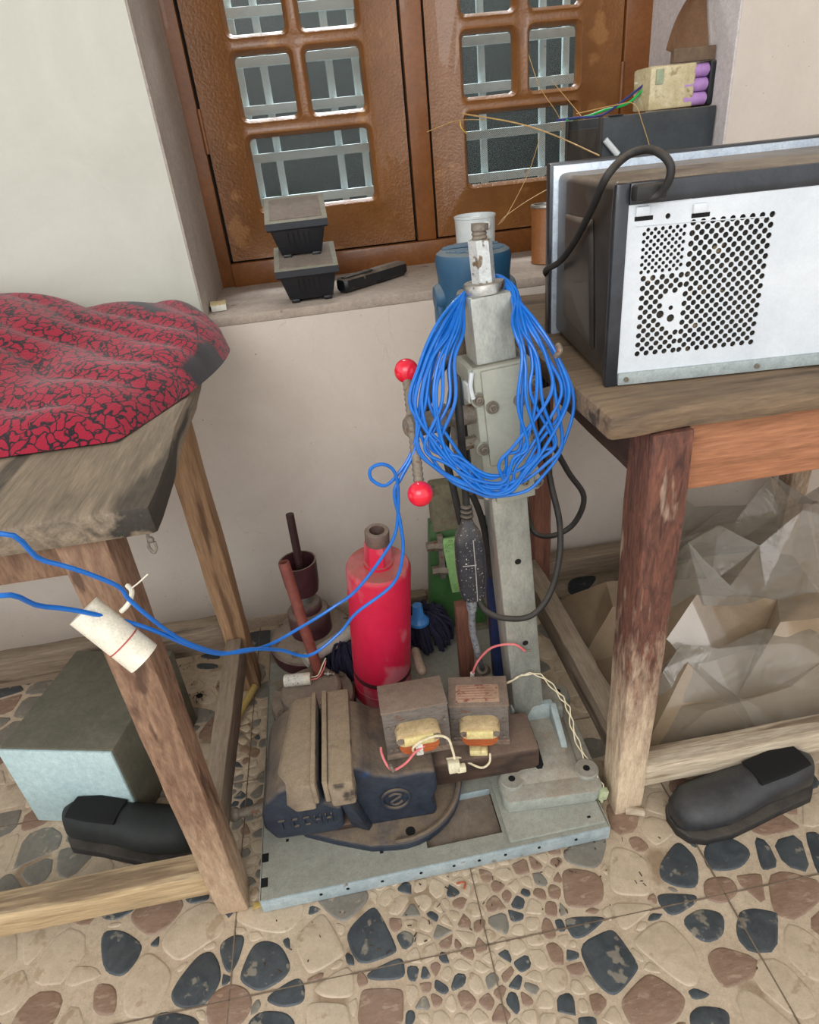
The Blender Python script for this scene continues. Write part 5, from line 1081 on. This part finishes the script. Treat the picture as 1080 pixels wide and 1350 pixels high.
bm = new(); d_ = rp1-rp0; cyl(bm, rp0, rp1, 0.0115, n=22, prof=[(0,.0115),(.97,.0115),(1,.011),(1,.008),(.9,.0075)]); 
rr = thing('rust_red_pipe', 'rust red pipe standing upright on the flanged cap', 'pipe', tuple(rp0)); obj('pipe', bm, m_rod, rr)
bm = new(); q = rp0+Vector((0.012,-0.006,0.006)); cyl(bm, q, q+Vector((0.022,-0.004,-0.002)), 0.0055, n=10, prof=[(0,.004),(.3,.004),(.31,.007),(.5,.007),(.52,.004),(1,.004)]); obj('clamp_screw', bm, m_bright, rr)
cpc = Pz(393,896,zb+0.085)
ct = thing('capacitor', 'small cream cylinder with a paper label and wires on the flanged cap', 'capacitor', tuple(cpc))
dv = Vector((1,-0.10,0.0)).normalized()
bm = new(); cyl(bm, cpc-dv*0.030, cpc+dv*0.028, 0.0135, n=26, prof=[(0,.012),(.03,.0135),(.97,.0135),(1,.0125)]); obj('can', bm, m_cream, ct)
bm = new(); cyl(bm, cpc-dv*0.026, cpc+dv*0.012, 0.0138, n=26); obj('label_sleeve', bm, m_label, ct)
for q, mt in ((0.004, m_wirew), (-0.004, m_wirep)):
    bm = new(); s0 = cpc+dv*0.028+Vector((0,q,0)); tube(bm, [s0, s0+Vector((0.016,0,0.002)), s0+Vector((0.03,0.012,0.016+q)), s0+Vector((0.038,0.02,0.028))], 0.0014, 6); obj('wire', bm, mt, ct)

# mop heads and light tube behind
def mop(center, r, nst, lab, seed, hub=None):
    rr_ = random.Random(seed); t = thing('mop_head', lab, 'mop', tuple(center)); bm = new(); center = Vector(center)
    for k in range(nst):
        a = rr_.uniform(0, 2*math.pi); R1 = r*rr_.uniform(0.35, 1.0)
        p = [center+Vector((0.012*math.cos(a),0.012*math.sin(a),0.03)), center+Vector((R1*0.6*math.cos(a), R1*0.6*math.sin(a), rr_.uniform(0.01,0.045))), center+Vector((R1*math.cos(a+.25), R1*math.sin(a+.25), rr_.uniform(-0.03,0.012))), center+Vector((R1*0.95*math.cos(a+.4), R1*0.95*math.sin(a+.4), -0.05))]
        tube(bm, p, 0.0038, 5, sub=4)
    obj('yarn', bm, m_mop, t, kind='stuff')
    if hub:
        bm = new(); lathe(bm, (center.x-0.022, center.y-0.03), [(0.024,center.z+0.030),(0.024,center.z+0.037),(0.014,center.z+0.048),(0.011,center.z+0.08),(0.009,center.z+0.08)], 28); obj('socket', bm, m_mophub, t)
    return t
mop(Vector((0.128,1.20,0.105)), 0.062, 120, 'dark navy string mop head with blue socket beside the core bit', 4, True)
mop(Vector((-0.062,1.165,0.085)), 0.062, 110, 'dark navy mop yarn bunched left of the core bit', 9)
bm = new(); p0_ = Py(402,872,1.12); p1_ = Py(475,825,1.20); cyl(bm, p0_, p1_+(p1_-p0_)*0.1, 0.0155, n=24); tag(obj('grey_tube', bm, m_pvcg), 'pale grey tube leaning between flanged fitting and red core bit', 'tube')
bm = new(); cyl(bm, Py(547,858,1.10), Py(558,888,1.02), 0.0105, n=16, prof=[(0,.010),(.9,.0105),(.97,.008),(1,.004)]); tag(obj('wooden_stick', bm, M('handle_wood',(150,130,112),(166,146,126),rough=.6)), 'rounded wooden stick end right of the core bit', 'stick')

# green steel stand by the wall
gs = thing('green_stand', 'green painted steel stand with light green bracket by the wall', 'stand', (0.22,1.29,0.0))
bm = new()
loft(bm, [[(0.142,1.245,PZ),(0.285,1.245,PZ),(0.285,1.300,PZ),(0.142,1.300,PZ)], [(0.165,1.275,0.33),(0.262,1.275,0.33),(0.262,1.305,0.33),(0.165,1.305,0.33)]], bev=0.003); obj('leg_plate', bm, m_green, gs)
bm = new(); box(bm, 0.13,0.30,1.225,1.32,PZ-0.003,PZ+0.006,0.002); obj('foot_plate', bm, m_dustgrn, gs)
bm = new(); plank(bm, 0.171,0.252,1.262,1.305,0.31,0.432, axis=2, cuts=5, amp=0.002, bev=0.007); obj('top_block', bm, m_dustgrn, gs)
bm = new(); loft(bm, [[(0.200,1.238,0.150),(0.238,1.238,0.150),(0.238,1.246,0.150),(0.200,1.246,0.150)], [(0.186,1.246,0.300),(0.222,1.246,0.300),(0.222,1.254,0.300),(0.186,1.254,0.300)]], bev=0.001); obj('bracket', bm, m_lgreen, gs)
for q in ((0.204,1.244,0.283),(0.219,1.236,0.168)):
    bm = new(); hexbolt(bm, q, (0,-1,0), 0.006, 0.006); obj('bolt', bm, m_lgreen, gs)
for z in (0.285, 0.215):
    bm = new(); x = 0.158 if z > 0.25 else 0.166
    cyl(bm, (x-0.008,1.25,z), (x+0.012,1.25,z), 0.011, n=6); cyl(bm, (x+0.008,1.25,z), (x+0.028,1.25,z-0.004), 0.0125, n=6); obj('nut', bm, m_rusty, gs)
bm = new(); box(bm, 0.176,0.19,1.245,1.262,0.19,0.31,0.003); obj('side_strap', bm, m_rusty, gs)
bm = new(); xa = Pz(612,892,PZ+0.0); plank(bm, 0.172,0.204,1.03,1.055,PZ-0.002,0.27, axis=2, cuts=6, amp=0.001, bev=0.002); tag(obj('wooden_batten', bm, w_batten), 'upright brown wooden batten behind the in-line breaker', 'batten')
# wooden skirting offcut against the wall behind the green stand
bm = new(); plank(bm, 0.06,0.155,1.385,1.418,0.001,0.045, axis=0, cuts=6, amp=0.003, bev=0.004); tag(obj('wood_strip', bm, w_railx), 'short wood strip on the floor against the wall by the green stand', 'wood strip')

# ------------------------------------------------------------------ clutter beneath the left bench
t = thing('storage_tin', 'pale blue enamelled box under the left workbench', 'box', (-0.60,0.92,0.0), rot=(0,0,-0.25))
bm = new(); box(bm, -0.11,0.115,-0.02,0.24,0.002,0.21,0.004); obj('body', bm, m_olive, t, local=True)
bm = new(); box(bm, -0.113,0.113,-0.026,-0.019,0.004,0.208,0.003); obj('front_panel', bm, m_ltblue, t, local=True)
def shoe(name, lab, loc, rz, mat, L_=0.27):
    t = thing(name, lab, 'shoe', loc, rot=(0,0,rz))
    def sec(x, w, h, z0=0.012): return [(x, w*math.cos(a), z0+max(0, h*(0.5+0.5*math.sin(a)))) for a in [2*math.pi*i/20 for i in range(20)]]
    bm = new(); loft(bm, [sec(x*L_, w, h) for x, w, h in ((0,.012,.03),(.03,.030,.045),(.12,.042,.062),(.3,.047,.060),(.45,.043,.068),(.6,.037,.074),(.8,.035,.078),(.95,.030,.078),(1.0,.018,.07))]); obj('upper', bm, mat, t, local=True)
    def sol(z, k=1): return [(x*L_, w*k*s_, z) for s_, seq in ((1, ((-.01,.014),(.03,.034),(.12,.046),(.3,.051),(.5,.046),(.7,.040),(.95,.036),(1.02,.02))), (-1, ((1.02,.02),(.95,.036),(.7,.040),(.5,.046),(.3,.051),(.12,.046),(.03,.034),(-.01,.014)))) for x, w in seq]
    bm = new(); loft(bm, [sol(0.001), sol(0.014), sol(0.017,0.96)]); obj('sole', bm, m_blackr, t, local=True)
    bm = new(); loft(bm, [sec(x*L_, w, h, z) for x, w, h, z in ((.55,.026,.010,.078),(.75,.028,.010,.084),(.93,.022,.008,.084))]); obj('collar', bm, m_hole, t, local=True)
m_shoe = M('shoe_black',(34,36,40),(48,50,54),scale=30,rough=.4,bump=.1,dust=.35,dustc=(90,86,82))
m_shoe2 = M('shoe_dark_green',(26,30,30),(36,40,38),scale=30,rough=.7,bump=.1)
shoe('shoe', 'black rubber shoe at the right beside the workbench leg', (0.470,0.655,0.0), 0.12, m_shoe)
shoe('shoe', 'dark shoe lying under the left workbench', (-0.375,0.80,0.0), 2.85, m_shoe2, 0.26)
bm = new(); p0_ = Pz(336,905,0.02); p1_ = Pz(226,1100,0.014); tube(bm, [p0_, p0_.lerp(p1_,.35), p0_.lerp(p1_,.7), p1_], 0.0085, 12)
for k in (0.25,0.5,0.75): q=p0_.lerp(p1_,k); dq=(p1_-p0_).normalized(); cyl(bm, q-dq*0.002, q+dq*0.002, 0.0098, n=14)
tag(obj('bamboo_stick', bm, m_bamboo), 'yellow bamboo stick lying on the floor under the left workbench', 'stick')
dl = thing('dead_beetle', 'dark dried beetle on the dusty floor under the left bench', 'beetle', tuple(Pz(263,917,0.006)))
q = Pz(263,917,0.007); bm = new(); sphere(bm, q, 0.007, 14, (1.2,.8,.7)); obj('body', bm, m_hole, dl)
bm = new()
for k in range(6): a=k*1.05; tube(bm, [q, q+Vector((0.009*math.cos(a),0.009*math.sin(a),0.004)), q+Vector((0.016*math.cos(a),0.016*math.sin(a),-0.005))], 0.0007, 4, sub=2)
obj('legs', bm, m_leaf, dl)
bm = new(); rl = random.Random(5)
for k in range(150):
    if k < 80: x, y = rl.uniform(-0.55,-0.3), rl.uniform(0.85,1.35)
    else: x, y = rl.uniform(-0.30,0.45), rl.uniform(0.55,0.66)
    a = rl.uniform(0,6.28); s_ = rl.uniform(0.0008,0.0022); l_ = rl.uniform(0.002,0.008)
    tube(bm, [(x,y,0.0032),(x+l_*math.cos(a),y+l_*math.sin(a),0.0036+rl.uniform(0,.002))], s_*0.6, 4, smooth=False)
o_ = obj('floor_debris', bm, m_leaf, kind='stuff'); tag(o_, 'scattered dry twigs, crumbs and grit on the floor', 'debris')
bm = new(); p_ = Pz(186,1190,0.004)
q = Pz(340,1195,0.004); prism(bm, [(q.x-0.008,q.y-0.004),(q.x+0.012,q.y),(q.x+0.004,q.y+0.008),(q.x-0.008,q.y+0.008)], 0.0025, 0.005, bev=0.0008); tag(obj('yellow_chip', bm, m_bamboo), 'tiny yellow chip by the foot of the left workbench leg', 'chip')
bm = new(); tube(bm, [Pz(602,1165,0.004), Pz(613,1163,0.005), Pz(612,1172,0.004)], 0.0016, 6); tag(obj('orange_scrap', bm, M('orange_scrap',(170,84,54),rough=.7,bump=0)), 'small orange scrap on the mosaic in front of the panel', 'scrap')
# PVC pipe end and cable tie at the left bench leg
pv = thing('pipe_end', 'cream plastic pipe end with a red line hanging at the left bench', 'pipe', tuple(Py(180,850,0.60)))
e0 = Py(190,868,0.585); e1 = Py(110,805,0.60); dv = (e1-e0)
bm = new(); cyl(bm, e0, e1, 0.019, n=30, prof=[(1,.019),(0,.0195),(0,.0165),(.3,.016)]); obj('pipe', bm, m_cream, pv)
bm = new(); u_ = dv.normalized(); q = e0+u_*0.028; cyl(bm, q, q+u_*0.0016, 0.0198, n=30); obj('red_line', bm, M('line_red',(176,84,76),rough=.5,bump=0), pv)
bm = new(); tube(bm, [Py(160,806,0.60), Py(170,795,0.60), Py(174,780,0.61), Py(168,772,0.62)], 0.0028, 8); tube(bm, [Py(174,775,0.61), Py(183,768,0.61), Py(195,757,0.61)], 0.0009, 5); tag(obj('cable_tie', bm, m_cream), 'white plastic cable tie beside the blue cable at the left', 'cable tie')

# ------------------------------------------------------------------ plastic film and sack beneath the right bench
def crumple(name, lab, cat, mat, x0,x1,y0,y1, zf, seed, amp=0.03, n=12, mats=None):
    """folded sheet: coarse facets with crisp creases, each facet slightly curved"""
    rg = random.Random(seed); v3 = Vector((seed*3.1, seed*1.7, 0)); bm = new(); g = []
    for i in range(n+1):
        row = []
        for j in range(n+1):
            u = min(1, max(0, (i+rg.uniform(-.33,.33)*(0 < i < n))/n)); v = min(1, max(0, (j+rg.uniform(-.33,.33)*(0 < j < n))/n))
            z = zf(u, v)+amp*rg.uniform(-0.5, 1.0); e_ = min(1, min(u,1-u,v,1-v)*7); z = 0.005+(z-0.005)*e_
            row.append(bm.verts.new((x0+(x1-x0)*u+rg.uniform(-.006,.006), y0+(y1-y0)*v+rg.uniform(-.006,.006), max(0.005, z))))
        g.append(row)
    for i in range(n):
        for j in range(n):
            a, b, c, d = g[i][j], g[i+1][j], g[i+1][j+1], g[i][j+1]
            for f in (((a,b,c),(a,c,d)) if rg.random() < 0.5 else ((a,b,d),(b,c,d))): bm.faces.new(f)
    bmesh.ops.subdivide_edges(bm, edges=bm.edges[:], cuts=5, use_grid_fill=True, smooth=0.5)
    for v in bm.verts: v.co.z = max(0.0045, v.co.z+noise.noise(v.co*22+v3)*0.004)
    o = obj(name, bm, mat, angle=30); tag(o, lab, cat); return o
crumple('packing_sack', 'crumpled glossy brown packing sack under the right workbench', 'sack', m_bag, 0.455, 1.08, 0.78, 1.31, lambda u, v: 0.06+0.13*math.sin(math.pi*min(1,v*1.1))*(0.45+u*0.6), 5, 0.075, 5)
crumple('plastic_film', 'clear crumpled plastic film piled behind the right workbench leg', 'plastic film', m_film, 0.60, 1.15, 0.95, 1.33, lambda u, v: 0.17+0.16*math.sin(math.pi*min(1,v*0.9+.1))*(0.3+u*0.9), 8, 0.09, 7)
crumple('plastic_film', 'thin clear film sheet draped over sack at the front stretcher', 'plastic film', m_film, 0.48, 0.98, 0.752, 0.95, lambda u, v: 0.07+0.12*v, 16, 0.05, 5)
